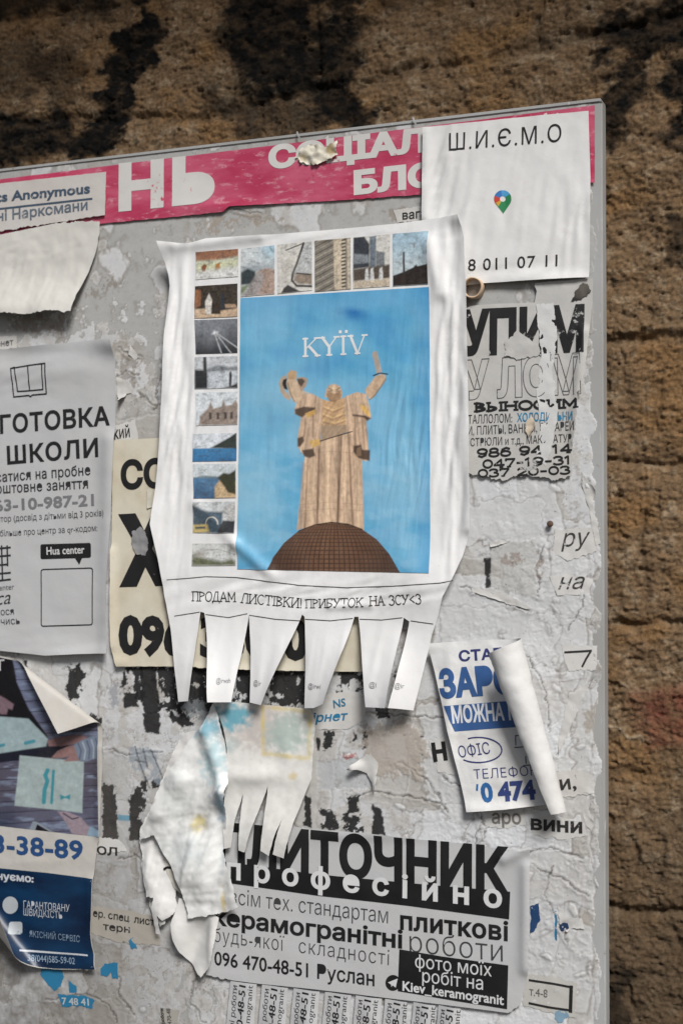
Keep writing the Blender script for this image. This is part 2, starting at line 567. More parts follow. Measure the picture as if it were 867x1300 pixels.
# slab-serif stroke letters: width, strokes (polyline, weight factor)
def _bowl(x, y0, y1, w, n=8): return [(x, y1)] + [(x + w * math.sin(math.pi * k / n) ** 0.8, y1 - (y1 - y0) * k / n) for k in range(1, n)] + [(x, y0)]
def _oval(cx, cy, rx, ry, a0=0, a1=360, n=18): return [(cx + rx * math.cos(R(a0 + (a1 - a0) * k / n)), cy + ry * math.sin(R(a0 + (a1 - a0) * k / n))) for k in range(n + 1)]
SLAB = {
 'П': (.8, [[(.12, 0), (.12, 1)], [(.68, 0), (.68, 1)], [(.12, 1), (.68, 1)]]), 'Р': (.7, [[(.12, 0), (.12, 1)], _bowl(.12, .48, 1, .5)]),
 'О': (.85, [_oval(.42, .5, .36, .5)]), 'Д': (.85, [[(.18, .04), (.34, 1), (.64, 1), (.64, .04)], [(.04, .04), (.8, .04)], [(.05, -.16), (.05, .04)], [(.79, -.16), (.79, .04)]]),
 'А': (.85, [[(.08, 0), (.42, 1), (.76, 0)], [(.2, .36), (.64, .36)]]), 'М': (.95, [[(.12, 0), (.12, 1), (.47, .25), (.82, 1), (.82, 0)]]),
 'Л': (.8, [[(.1, 0), (.3, 1), (.68, 1), (.68, 0)]]), 'И': (.85, [[(.12, 0), (.12, 1)], [(.72, 0), (.72, 1)], [(.12, .05), (.72, .95)]]),
 'С': (.78, [_oval(.42, .5, .34, .5, 45, 315)]), 'Т': (.8, [[(.4, 0), (.4, 1)], [(.06, .82), (.06, 1), (.74, 1), (.74, .82)]]), 'І': (.36, [[(.18, 0), (.18, 1)]]),
 'В': (.72, [[(.12, 0), (.12, 1)], _bowl(.12, .52, 1, .42), _bowl(.12, 0, .52, .5)]), 'К': (.8, [[(.12, 0), (.12, 1)], [(.12, .42), (.68, 1)], [(.32, .6), (.7, 0)]]),
 '!': (.3, [[(.15, .3), (.15, 1)], [(.15, 0), (.15, .1)]]), 'Б': (.72, [[(.12, 0), (.12, 1), (.6, 1), (.6, .84)], _bowl(.12, 0, .56, .5)]),
 'У': (.8, [[(.1, 1), (.42, .4)], [(.72, 1), (.4, .34), (.24, .02), (.1, .06)]]), 'Н': (.85, [[(.12, 0), (.12, 1)], [(.72, 0), (.72, 1)], [(.12, .52), (.72, .52)]]),
 'З': (.68, [[(.08, .84)] + _oval(.32, .76, .25, .24, 120, -80, 10), _oval(.32, .26, .3, .28, 80, -150, 12)]), '<': (.7, [[(.6, .85), (.12, .5), (.6, .15)]]),
 '3': (.68, [[(.08, .84)] + _oval(.32, .76, .25, .24, 120, -80, 10), _oval(.32, .26, .3, .28, 80, -150, 12)]), 'Ы': (1.0, [[(.12, 0), (.12, 1)], _bowl(.12, 0, .54, .45), [(.86, 0), (.86, 1)]]),
 '0': (.72, [_oval(.36, .5, .28, .5)]), '1': (.5, [[(.08, .8), (.26, 1), (.26, 0)]]), '2': (.7, [_oval(.34, .72, .26, .28, 170, -30, 9) + [(.08, .03), (.62, .03), (.62, .14)]]),
 '4': (.72, [[(.5, 0), (.5, 1), (.06, .28), (.68, .28)]]), '6': (.72, [_oval(.36, .3, .28, .3), [(.6, .86), (.4, 1), (.16, .8), (.08, .35)]]),
 '7': (.68, [[(.08, .82), (.08, 1), (.62, 1), (.26, 0)]]), '8': (.72, [_oval(.36, .75, .24, .25), _oval(.36, .26, .29, .27)]), '9': (.72, [_oval(.36, .7, .28, .3), [(.12, .14), (.32, 0), (.56, .2), (.64, .65)]]),
 '-': (.55, [[(.1, .45), (.45, .45)]]), ' ': (.45, []),
 'K': (.9, [([(.16, 0), (.16, 1)], 1.3), ([(.16, .4), (.74, 1)], .6), ([(.34, .56), (.78, 0)], 1.3)]), 'Y': (.9, [([(.1, 1), (.46, .45)], 1.3), ([(.82, 1), (.46, .45)], .6), ([(.46, .48), (.46, 0)], 1.3)]),
 'Ї': (.5, [([(.25, 0), (.25, 1)], 1.3), ([(.1, 1.2), (.1, 1.28)], 1.3), ([(.4, 1.2), (.4, 1.28)], 1.3)]), 'V': (.9, [([(.1, 1), (.45, 0)], 1.3), ([(.45, 0), (.8, 1)], .6)]),
}
def slab(sheet, s, A, B, cap, color=BLACK, w=0.11, serif=0.3, space=0.0, wear=0.1, off=0.22, name='lettering', under=(0.6, 0.59, 0.57), cell=3.0, label=None):
    o, d, n, L, H = frame(sheet, A, B, cap)
    tot = sum(SLAB[c][0] + space for c in s) - space
    k = L / tot
    Q, Fq = [], []; x = 0.0
    for ch in s:
        wd_, sts = SLAB[ch]
        for st in sts:
            wt = 1.0
            if isinstance(st, tuple): st, wt = st
            pts = np.array([o + d * (x + p[0]) * k + n * p[1] * H for p in st])
            ribbon(Q, Fq, pts, w * wt * H / 2)
            for p in (st[0], st[-1]):
                if p[1] in (0, 1) and p not in ((.12, 1) if ch in '' else ()) and len(st) <= 5 and serif > 0 and ch not in '<-!1' and st[0] != st[-1]:
                    c = o + d * (x + p[0]) * k + n * (p[1] + (0.02 if p[1] == 0 else -0.02)) * H
                    ribbon(Q, Fq, np.array([c - d * serif * H / 2, c + d * serif * H / 2]), w * 0.4 * H)
        x += wd_ + space
    return emit(sheet, Q, Fq, ink(color, wear, under), name, off, cell, label)

class Canvas:
    """A printed picture: colours per mesh point, shapes given in photo pixels."""
    def __init__(s, quad, res=0.9, base=(200, 200, 200)):
        q = np.array(quad, float); s.q = q
        nx = int(max(np.hypot(*(q[1] - q[0])), np.hypot(*(q[2] - q[3]))) / res) + 2
        ny = int(max(np.hypot(*(q[3] - q[0])), np.hypot(*(q[2] - q[1]))) / res) + 2
        u, v = np.meshgrid(np.linspace(0, 1, nx), np.linspace(1, 0, ny))
        s.u, s.v = u, v
        b = lambda i: (q[0][i] * (1 - u) + q[1][i] * u) * (1 - v) + (q[3][i] * (1 - u) + q[2][i] * u) * v
        s.x, s.y = b(0), b(1)
        s.c = np.ones(u.shape + (3,)) * lin(base); s.res = res
    def uv(s, pts): 
        q = s.q; return [tuple((q[0] * (1 - a) + q[1] * a) * (1 - b) + (q[3] * (1 - a) + q[2] * a) * b) for a, b in pts]
    def put(s, a, col):
        col = np.asarray(col, float)
        if col.ndim == 1: col = lin(col)
        s.c += (col - s.c) * a[..., None]
    def poly(s, pts, col, soft=1.0, alpha=1.0, tex=0.0, tscale=4, seed=0):
        a = np.clip(0.5 + poly_sd(s.x, s.y, pts) / soft, 0, 1) * alpha
        c = lin(col) * np.ones(s.c.shape)
        if tex: c = c * (1 + tex * fbm(s.x / tscale, s.y / tscale, 3, seed))[..., None]
        s.put(a, np.clip(c, 0, 1))
    def line(s, pts, w, col, soft=0.9, alpha=1.0):
        d = np.full(s.x.shape, 1e9)
        for (ax, ay), (bx, by) in zip(pts[:-1], pts[1:]):
            ex, ey = bx - ax, by - ay; t = np.clip(((s.x - ax) * ex + (s.y - ay) * ey) / (ex * ex + ey * ey + 1e-9), 0, 1)
            d = np.minimum(d, np.hypot(s.x - ax - t * ex, s.y - ay - t * ey))
        s.put(np.clip(0.5 + (w / 2 - d) / soft, 0, 1) * alpha, col)
    def noise(s, amt, scale, seed=0, o=4): s.c = np.clip(s.c * (1 + amt * fbm(s.x / scale, s.y / scale, o, seed))[..., None], 0.004, 1)
    def build(s, sheet, name, off=0.16, mat=None, label=None):
        X, Z = sheet.pl(s.x, s.y)
        W = sheet.pos(X, Z, off * 1e-3)
        o = grid_obj(name, W, mat or M_PRINT, sheet.obj, sheet.origin, s.c)
        if label: o['label'] = label
        return o

# @@SETTING@@
# ------------------------------------------------------------------ pavement and wall
def plain_box(name, lo, hi, mat, parent=None, bev=0.0):
    bm = bmesh.new()
    bmesh.ops.create_cube(bm, size=1)
    for v in bm.verts: v.co = Vector([lo[i] + (v.co[i] + 0.5) * (hi[i] - lo[i]) for i in range(3)])
    if bev: bmesh.ops.bevel(bm, geom=bm.edges[:], offset=bev, segments=2, affect='EDGES')
    me = bpy.data.meshes.new(name); bm.to_mesh(me); bm.free(); me.materials.append(mat)
    o = bpy.data.objects.new(name, me); COL.objects.link(o)
    if parent: o.parent = parent
    return o

m, nt, bs = nm('paving'); n = add_noise(nt, 25, 6)
nt.links.new(mixc(nt, ramp(nt, n.outputs[0], 0.3, 0.7), (0.05, 0.048, 0.045), (0.085, 0.08, 0.075)), bs.inputs['Base Color']); bs.inputs['Roughness'].default_value = 0.9
g = plain_box('pavement', (-6, -8, -0.05), (6, 0.12, 0.0), m); tag(g, kind='structure')

def axis(a, b, st, lo, hi, big=0.03):
    return np.concatenate([np.arange(lo, a, big), np.arange(a, b, st), np.arange(b, hi + big, big)])

WALL_H = -0.026
(wx0, wx1), (wz1, wz0) = P([-40, 905], [-40, 1345], WALL_H)
ax_ = axis(wx0, wx1, 0.0009, -1.6, 1.6); az_ = axis(wz0, wz1, 0.0009, 0.0, 2.6)
X, Z = np.meshgrid(ax_, az_)
px, py = PX(X, Z, WALL_H)
x, z = X * 1e3, Z * 1e3
wx = px + 7 * fbm(px / 60, py / 60, 3, 41); wy = py + 6 * fbm(px / 55, py / 40, 4, 42)
H = 2.6 * fbm(x / 75, z / 60, 4, 50, 0.5) + 0.8 * fbm(x / 18, z / 15, 4, 51, 0.55) + 0.62 * fbm(x / 3.6, z / 3.2, 4, 52, 0.68) + 0.9 * sstep(0.1, 0.35, fbm(x / 34, z / 27, 5, 57, 0.6))
chip = 0.5 * sstep(0.0, 0.10, fbm(x / 15, z / 11, 5, 58, 0.62)) + 0.32 * sstep(0.05, 0.16, fbm(x / 7, z / 4.6, 4, 59, 0.62))
grit = 0.42 * (1 - 2 * np.abs(perlin(x / 3.4 + .5 * perlin(x / 5, z / 5, 4), z / 2.1, 63))) + 0.22 * perlin(x / 1.7, z / 1.3, 64)
H += chip + grit * (0.6 + 0.5 * np.clip(fbm(x / 40, z / 40, 3, 65) + .5, 0, 1.4))
pit = sstep(0.5, 0.85, fbm(x / 11, z / 6, 3, 53)); H -= 1.5 * pit
joint = np.zeros_like(x); jcol = np.zeros_like(x)
def groove(pts, w, d, wob=1.0):
    global H, joint
    dd = np.full(x.shape, 1e9)
    qx, qy = px + (wx - px) * wob, py + (wy - py) * wob
    for (a, b), (c, e) in zip(pts[:-1], pts[1:]):
        ex, ey = c - a, e - b; t = np.clip(((qx - a) * ex + (qy - b) * ey) / (ex * ex + ey * ey), 0, 1)
        dd = np.minimum(dd, np.hypot(qx - a - t * ex, qy - b - t * ey))
    k = np.exp(-(dd / w) ** 2) * (0.55 + 0.45 * np.clip(1 + 1.6 * fbm(px / 28, py / 28, 3, 61), 0, 1.6))
    H = H - 0.72 * d * k; joint = np.maximum(joint, np.clip(k, 0, 1))
for pts, w, d in [
    ([(-200, 170), (0, 158), (110, 150), (240, 150), (400, 118), (520, 92), (640, 70), (760, 42), (900, 12)], 7, 4.5),
    ([(400, -60), (403, 50), (396, 112)], 6, 5), ([(155, -60), (160, 60), (150, 100), (120, 200)], 7, 3.5), ([(-200, 30), (0, 22), (150, 10)], 6, 3),
    ([(690, -60), (684, 20), (680, 62)], 5, 3), ([(560, 75), (600, 150)], 4, 1.5),
    ([(740, 440), (790, 432), (830, 428), (960, 436)], 6, 4.5), ([(820, 395), (850, 412), (960, 398)], 6, 3), ([(740, 584), (820, 588), (960, 586)], 4, 2.4),
    ([(740, 787), (800, 791), (960, 784)], 5, 4.5), ([(813, 650), (808, 690), (820, 730), (814, 760)], 5, 2.5), ([(740, 982), (820, 985), (960, 978)], 7, 1.8),
    ([(740, 1144), (800, 1158), (870, 1160), (960, 1166)], 5, 5), ([(740, 1232), (800, 1236), (960, 1245)], 5, 1.8),
    ([(795, 1065), (808, 1085), (806, 1100)], 4, 2), ([(842, 1080), (838, 1120)], 4, 2), ([(800, 1250), (812, 1300)], 4, 2), ([(845, 1170), (858, 1200)], 4, 2)]:
    groove(pts, w, d)
# lower courses and joints further out, for the wall beyond the frame
# a ledge is added out of view higher up, to shade the top of the wall
for zz in (0.18, 0.42, 0.66, 0.9, 1.06, 1.97, 2.2, 2.45):
    H -= 6 * np.exp(-((z / 1e3 - zz + 0.01 * fbm(x / 200, z / 200, 2, 66)) / 0.006) ** 2)
# colours of the stone: tan, ochre, brown blocks, pale crust, soot
n1 = fbm(x / 60, z / 40, 4, 70); n2 = fbm(x / 12, z / 9, 4, 71, 0.65); n3 = fbm(x / 130, z / 90, 3, 72); n4 = fbm(x / 2.2, z / 2.0, 2, 73)
tan, och, brn, pale, soot = lin((132, 108, 82)), lin((142, 110, 74)), lin((98, 83, 66)), lin((158, 141, 118)), lin((14, 13, 12))
C = np.ones(x.shape + (3,)) * tan
def wput(a, c):
    global C
    C = C + (np.asarray(c) - C) * np.clip(a, 0, 1)[..., None]
wput(sstep(0.0, 0.7, n1) * 0.8, och)
wput(sstep(0.0, 0.8, -n3 + 0.3 * n2) * 0.75, brn)
wput(sstep(0.15, 0.9, n2 - 0.5 * n1) * 0.6, pale)
wput(sstep(0.25, 0.8, fbm(x / 8, z / 6, 4, 77, 0.7)) * 0.5, brn * 0.6)
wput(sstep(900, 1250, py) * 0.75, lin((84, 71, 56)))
wput(pit * 0.4, brn * 0.6)
wput(joint * 0.3, brn * 0.55)
edge = 30 * fbm(px / 40, py / 32, 5, 80, 0.6)
def soot_on(pts, soft, k):
    wput(sstep(-soft, soft, poly_sd(px, py, pts) + edge * 0.6 + 4) * (k + 0.06) * (0.95 + 0.22 * n2), soot)
for pts, soft, k in [
    ([(182, 10), (210, 22), (176, 128), (136, 200), (96, 205), (126, 130), (150, 60)], 7, .98), ([(285, -20), (400, -60), (402, 112), (330, 122), (290, 72)], 14, .92),
    ([(-80, 148), (70, 146), (116, 170), (60, 205), (-80, 222)], 12, .9), ([(-80, 60), (60, 50), (70, 90), (40, 120), (-80, 120)], 18, .5), ([(270, 124), (380, 122), (430, 122), (460, 160), (350, 172), (300, 160)], 10, .62),
    ([(-80, -80), (150, -80), (140, 14), (-80, 22)], 14, .8), ([(402, -60), (445, -60), (452, 110), (484, 152), (405, 152)], 10, .9), ([(430, -60), (620, -60), (570, -8), (440, 4)], 18, .6),
    ([(50, 70), (95, 50), (110, 100), (70, 140), (40, 120)], 12, .55),
    ([(755, 25), (960, -15), (960, 45), (765, 66)], 9, .86), ([(760, 98), (800, 83), (824, 105), (800, 150), (776, 190), (762, 150)], 10, .9), ([(848, 70), (960, 60), (960, 220), (856, 205)], 10, .92),
    ([(850, 278), (960, 285), (960, 335), (852, 325)], 8, .7), ([(764, 325), (776, 325), (774, 348), (764, 348)], 6, .8), ([(780, 1230), (800, 1240), (790, 1345), (764, 1345), (764, 1260)], 10, .7)]:
    soot_on(pts, soft, k)
red = sstep(-18, 14, poly_sd(px, py, [(806, 886), (838, 876), (890, 872), (900, 950), (850, 948), (815, 930)]) + edge * 0.4) * 0.6
wput(red * (0.8 + 0.5 * n2), lin((112, 42, 34)))
# pale line of old mortar
wl = np.full(x.shape, 1e9)
for (a, b), (c, e) in zip([(768, 922), (786, 925), (797, 938), (812, 934)], [(786, 925), (797, 938), (812, 934), (816, 941)]):
    ex, ey = c - a, e - b; t = np.clip(((px - a) * ex + (py - b) * ey) / (ex * ex + ey * ey), 0, 1)
    wl = np.minimum(wl, np.hypot(px - a - t * ex, py - b - t * ey))
k = np.exp(-((wl + 0.8 * n2) / 2.0) ** 2); wput(k * 0.85, lin((190, 172, 146))); H += 1.0 * k
C = np.clip(C * (1 + 0.16 * n4 + 0.12 * n2 + 0.10 * (chip - .4))[..., None], 0.004, 1)
C[..., :] *= 0.92
m, nt, bs = nm('weathered_stone')
a = nt.nodes.new('ShaderNodeVertexColor'); a.layer_name = 'Col'
n = add_noise(nt, 420, 5, 0.7)
sp = mixc(nt, ramp(nt, n.outputs[0], 0.3, 0.72), (0.6, 0.6, 0.6), (1.15, 1.13, 1.1))
nt.links.new(mixc(nt, 1.0, a.outputs[0], sp, 'MULTIPLY'), bs.inputs['Base Color']); bs.inputs['Roughness'].default_value = 0.95
bs.inputs['Specular IOR Level'].default_value = 0.2
nb = add_noise(nt, 480, 6, 0.75)
bumped(nt, bs, [(nb.outputs[0], 0.6, 0.0014)])
Y = -(WALL_H) - np.clip(H, -14, 9) * 1e-3
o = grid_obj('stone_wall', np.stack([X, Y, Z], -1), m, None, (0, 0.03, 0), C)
wall = o
tag(o, 'rough tan stone wall streaked with black soot behind the notice board', 'wall')

bm = bmesh.new()  # unseen stone overhang, added only to shade the top of the wall
nx_, prof = 120, [(0.06, 2.16), (-0.10, 2.16), (-0.22, 2.185), (-0.30, 2.21), (-0.32, 2.25), (-0.32, 2.32), (-0.27, 2.36), (0.06, 2.40)]
rows = [[bm.verts.new((-1.6 + 3.2 * i / nx_, y + .012 * float(fbm(np.array([i * .31]), np.array([k * 1.7]), 3, 9)[0]), zz + .012 * float(fbm(np.array([i * .27 + 9]), np.array([k * 1.3]), 3, 8)[0]))) for i in range(nx_ + 1)] for k, (y, zz) in enumerate(prof)]
for k in range(len(prof)):
    for i in range(nx_): bm.faces.new((rows[k][i], rows[k][i + 1], rows[(k + 1) % len(prof)][i + 1], rows[(k + 1) % len(prof)][i]))
bmesh.ops.recalc_face_normals(bm, faces=bm.faces[:])
m2, nt, bs = nm('sun_blocker_stone'); n = add_noise(nt, 30, 6, .7); nt.links.new(mixc(nt, ramp(nt, n.outputs[0], .35, .7), lin((120, 98, 74)), lin((60, 50, 42))), bs.inputs['Base Color']); bs.inputs['Roughness'].default_value = .95; bumped(nt, bs, [(n.outputs[0], .6, .01)])
me = bpy.data.meshes.new('sun_blocker')
for v in bm.verts: v.co -= Vector((0, 0.03, 0))
bm.to_mesh(me); bm.free(); me.materials.append(m2); lo_ = bpy.data.objects.new('sun_blocker', me); COL.objects.link(lo_); lo_.parent = wall

# ------------------------------------------------------------------ notice board: painted sheet-metal panel
(bx0, bx1), (_, _) = P([-260, 766], [650, 650], 0)
_, bz1 = P(762, 128, 0); _, bz0 = P(433, 1520, 0)
m, nt, bs = nm('grey_painted_metal')
n = add_noise(nt, 9, 6, 0.6); n2 = add_noise(nt, 160, 4, 0.6)
c = mixc(nt, ramp(nt, n.outputs[0], 0.35, 0.75), lin((172, 174, 174)), lin((154, 153, 150)))
c = mixc(nt, ramp(nt, n2.outputs[0], 0.66, 0.8), c, lin((120, 112, 102)))
nt.links.new(c, bs.inputs['Base Color']); bs.inputs['Roughness'].default_value = 0.5
n3 = add_noise(nt, 60, 3); bumped(nt, bs, [(n3.outputs[0], 0.12, 0.001)])
M_METAL = m
n5 = add_noise(nt, 70, 6, 0.75); n6 = add_noise(nt, 240, 3, 0.6, (1, 1, .12)); c = mixc(nt, ramp(nt, n5.outputs[0], 0.68, 0.74), c, lin((112, 84, 62))); c = mixc(nt, ramp(nt, n6.outputs[0], 0.66, 0.72), c, lin((196, 197, 197))); nt.links.new(c, bs.inputs['Base Color'])
board = plain_box('notice_board', (bx0, 0, bz0), (bx1, 0.012, bz1), m, None, 0.0012)
tag(board, 'grey metal notice board plastered with torn flyers on the stone wall', 'notice board')
fr = plain_box('edge_trim', (bx0, -0.0010, bz1 - 0.0008), (bx1 - 0.0006, 0.0135, bz1 + 0.0016), m, board, 0.0005)

# ------------------------------------------------------------------ what is left of years of torn-off paper: relief and colour
X, Z = np.meshgrid(np.arange(P(-45, 650)[0], P(764, 650)[0], 0.00068), np.arange(P(433, 1400)[1], P(433, 165)[1], 0.00068))
px, py = PX(X, Z, 0.0005)
x, z = X * 1e3, Z * 1e3
H = np.full(x.shape, -0.45)
C = np.ones(x.shape + (3,)) * lin((178, 176, 171))
fine = fbm(x / 1.6, z / 1.6, 3, 90, 0.6); mid = fbm(x / 9, z / 9, 5, 91, 0.6)
def cput(a, c):
    global C
    C = C + (np.asarray(c) - C) * np.clip(a, 0, 1)[..., None]
# smooth grey upper field, then overlapping torn layers
zone_low = sstep(380, 620, py + 60 * mid)                     # the thick build-up of paper starts here
right_bare = sstep(757, 744, px - 7 * sstep(580, 660, py) + 8 * fbm(x / 16, z / 16, 4, 95))  # bare metal along the right edge
cover = np.maximum(zone_low, sstep(-0.25, 0.15, fbm(x / 45, z / 38, 4, 96)))
H = np.where(right_bare > 0.5, 0.15, -0.45)
H = H + 0.05 * mid
shades = [(198, 196, 192), (188, 184, 177), (206, 205, 203), (196, 193, 188), (182, 177, 169), (204, 203, 200), (210, 209, 207), (194, 190, 183)]
for i, sh in enumerate(shades):
    sc = (52, 34, 60, 26, 40, 22, 70, 17)[i]
    f = fbm(x / sc + 3 * i, z / (sc * 1.15) - 5 * i, 6, 100 + i, 0.5) - (0.02, .16, .05, .2, .22, .26, 0.0, .3)[i]
    f = f * (0.25 + 0.75 * zone_low) - 0.15 * (1 - zone_low)
    mk = sstep(0.0, 0.02, f) * right_bare
    H = H + 0.08 * mk
    cput(mk * 0.85, lin(sh))
    cput((np.exp(-((f - 0.012) / 0.014) ** 2)) * right_bare * 0.55, lin((216, 214, 210)))       # fibrous torn rim
    cput((np.exp(-((f + 0.012) / 0.012) ** 2)) * right_bare * 0.35, lin((120, 108, 94)))       # dirt caught along the step
# crumples and blisters in the paper, strongest lower right
cz = sstep(560, 700, py) * sstep(540, 640, px + 0.15 * (py - 700)) + 0.45 * sstep(880, 1000, py) * sstep(380, 450, px)
H += 0.30 * cz * right_bare * np.clip(ridge(x / 34 + 0.5 * mid, z / 42, 3, 120) - 0.9, -0.3, 1.0)
H += 0.08 * cz * right_bare * fbm(x / 9, z / 16, 3, 125, 0.5)
# creases: thin dark cracks with a raised lip
for s_, sc, wdt, k in ((130, 46, 0.010, 0.7), (133, 28, 0.010, 0.5), (136, 70, 0.007, 0.8)):
    r = perlin(x / sc + 0.35 * mid, z / sc + 0.25 * fine * 0.3, s_) + 0.12 * mid
    gate = sstep(0.05, 0.35, fbm(x / 30, z / 30, 3, s_ + 1)) * (0.25 + 0.75 * zone_low) * right_bare
    line = np.exp(-(r / wdt) ** 2) * gate
    H -= 0.35 * line; H += 0.22 * np.exp(-((r - 0.03) / 0.02) ** 2) * gate
    cput(line * k, lin((82, 70, 58)))
# brown stains and grime
cput(sstep(0.3, 0.8, fbm(x / 26, z / 34, 5, 140, 0.55)) * 0.34 * right_bare, lin((156, 142, 124)))
cput(sstep(0.45, 0.75, fbm(x / 9, z / 6, 5, 143, 0.65)) * 0.32 * zone_low * right_bare, lin((120, 106, 92)))
cput(sstep(250, 40, px) * sstep(1040, 1200, py) * 0.35, lin((140, 134, 124)))  # dirt at lower left, with some corner shade painted into its colour
# peeled patch with tan fibre under the banner
Xs, Zs = X[0], Z[:, 0]
def patch(pts, rag, seed, col, k=0.9, dh=0.0, eat=0.0, eats=5, rim=0.0):
    q = np.array(pts, float); qx, qz = P(q[:, 0], q[:, 1], 0.0005)
    W = (slice(max(0, np.searchsorted(Zs, qz.min() - .008)), np.searchsorted(Zs, qz.max() + .008)), slice(max(0, np.searchsorted(Xs, qx.min() - .008)), np.searchsorted(Xs, qx.max() + .008)))
    if C[W].size == 0: return
    f = poly_sd(px[W], py[W], pts) + rag * (fbm(x[W] / 5, z[W] / 5, 5, seed % 190, 0.62) if not rim else fbm(x[W] / 13, z[W] / 13, 5, seed % 190, 0.45))
    if eat: f = np.minimum(f, (0.80 - 1.15 * eat + fbm(x[W] / (eats * 2.0), z[W] / (eats * 2.6), 5, seed % 190 + 3, 0.6)) * 12)
    mk = sstep(0, 1.4, f)[..., None]
    C[W] += (lin(col) - C[W]) * mk * k
    H[W] += dh * mk[..., 0]
    if rim:
        C[W] += (lin((216, 215, 212)) - C[W]) * (np.exp(-((f - 1.6) / 1.3) ** 2) * rim)[..., None]
        C[W] += (lin((104, 92, 80)) - C[W]) * (np.exp(-((f + 1.2) / 1.1) ** 2) * rim * .7)[..., None]
def crack(q, w=0.9, k=.75, lip=.25):
    q = np.array(q, float); qx, qz = P(q[:, 0], q[:, 1], 0.0005)
    W = (slice(max(0, np.searchsorted(Zs, qz.min() - .006)), np.searchsorted(Zs, qz.max() + .006)), slice(max(0, np.searchsorted(Xs, qx.min() - .006)), np.searchsorted(Xs, qx.max() + .006)))
    d = np.full(px[W].shape, 1e9); sx, sy = px[W] + 3.5 * mid[W] + .8 * fine[W], py[W] + 3.5 * fbm(x[W] / 8, z[W] / 8, 3, 97)
    for (a, b), (c, e) in zip(q[:-1], q[1:]):
        ex, ey = c - a, e - b; t = np.clip(((sx - a) * ex + (sy - b) * ey) / (ex * ex + ey * ey), 0, 1); d = np.minimum(d, np.hypot(sx - a - t * ex, sy - b - t * ey))
    C[W] += (lin((64, 55, 48)) - C[W]) * (np.exp(-(d / w) ** 2) * k)[..., None]
    H[W] += lip * np.exp(-((d - 3) / 2.2) ** 2) - .3 * np.exp(-(d / w) ** 2)
# rectangles of older flyers, their edges torn
rs = random.Random(11)
for i in range(90):
    cx, cy = rs.uniform(-30, 745), rs.uniform(560, 1340)
    if i >= 58: cx, cy = rs.uniform(560, 745), rs.uniform(600, 1300)
    w_, h_, an = rs.uniform(25, 90), rs.uniform(22, 80), R(rs.uniform(-9, 9) + 6 * (cy - 690) / 450)
    pts = [(cx + a * w_ * math.cos(an) - b * h_ * math.sin(an), cy + a * w_ * math.sin(an) + b * h_ * math.cos(an)) for a, b in ((-1, -1), (rs.uniform(-.2, .2), -1 + rs.uniform(-.1, .1)), (1, -1), (1, 0), (1, 1), (0, 1 + rs.uniform(-.15, .15)), (-1, 1))]
    pts = [(min(a, 755 - 9 * rs.random()), b) for a, b in pts]
    g_ = rs.choice([(204, 202, 198), (193, 190, 184), (210, 209, 206), (186, 181, 173), (200, 199, 197), (178, 172, 163)])
    if i >= 58: g_ = rs.choice([(214, 213, 211), (206, 205, 202), (218, 218, 217), (198, 195, 190)])
    patch(pts, rs.uniform(3, 11), 400 + i, g_, rs.uniform(.55, .9), rs.uniform(.05, .13) if i < 58 else rs.uniform(.07, .16), rs.choice([0, 0, .1, .2]), 16, rs.uniform(.35, .7))
for q in ([(470, 905), (510, 908), (566, 912)], [(506, 968), (536, 985), (552, 1005), (568, 1030)], [(560, 985), (590, 1000)], [(440, 1014), (470, 1005), (520, 1012), (560, 1020)], [(655, 815), (676, 842), (694, 880), (698, 930)], [(752, 862), (720, 905), (708, 960)], [(745, 606), (756, 640), (761, 690)],
          [(600, 1075), (612, 1050), (640, 1040)], [(612, 1025), (616, 1062)], [(586, 745), (630, 756), (672, 776)], [(690, 690), (682, 720), (684, 756)], [(720, 800), (738, 770), (746, 740)], [(150, 480), (160, 470), (175, 478)], [(176, 500), (190, 512), (206, 514)], [(150, 440), (168, 452), (180, 450)], [(205, 470), (196, 520)],
          [(60, 1270), (110, 1262), (140, 1275), (150, 1300)], [(150, 1240), (152, 1262), (170, 1290)], [(250, 1240), (240, 1270), (262, 1300)], [(196, 1100), (170, 1085), (150, 1090)], [(136, 952), (170, 958), (205, 956)], [(700, 1100), (690, 1130), (704, 1165), (722, 1200)], [(676, 1098), (720, 1120), (750, 1140)], [(640, 1090), (700, 1075), (740, 1090)], [(280, 262), (330, 272)]):
    crack(q)
patch([(245, 285), (275, 272), (330, 268), (362, 280), (300, 290), (255, 297)], 6, 150, (158, 144, 128), .7, -.15, .25, 3)
patch([(488, 268), (512, 262), (536, 268), (534, 282), (496, 284)], 5, 152, (150, 138, 124), .7, -.1, .2, 3)
for q in [[(110, 375), (140, 350), (150, 360), (125, 380)], [(10, 400), (90, 400), (75, 425), (20, 420)], [(148, 480), (165, 440), (178, 455), (170, 490)]]:
    patch(q, 7, 155, (134, 122, 108), .6, 0, .3, 3)
for i in range(64):                                               # little flecks and tongues of paper left standing
    cx, cy = (rs.uniform(600, 752), rs.uniform(600, 1290)) if i % 2 else (rs.uniform(10, 745), rs.uniform(560, 1320))
    w_, h_, an = rs.uniform(3, 10), rs.uniform(1.5, 4.5), rs.uniform(0, 6.28)
    pts = [(cx + a * w_ * math.cos(an) - b * h_ * math.sin(an), cy + a * w_ * math.sin(an) + b * h_ * math.cos(an)) for a, b in ((-1, -.6), (.2, -1), (1, -.1), (.3, .9), (-.8, .7))]
    patch([(min(a, 750), b) for a, b in pts], 1.6, 500 + i, rs.choice([(214, 213, 210), (206, 204, 199), (198, 194, 186)]), .85, rs.uniform(.25, .6), 0, 5, .5)
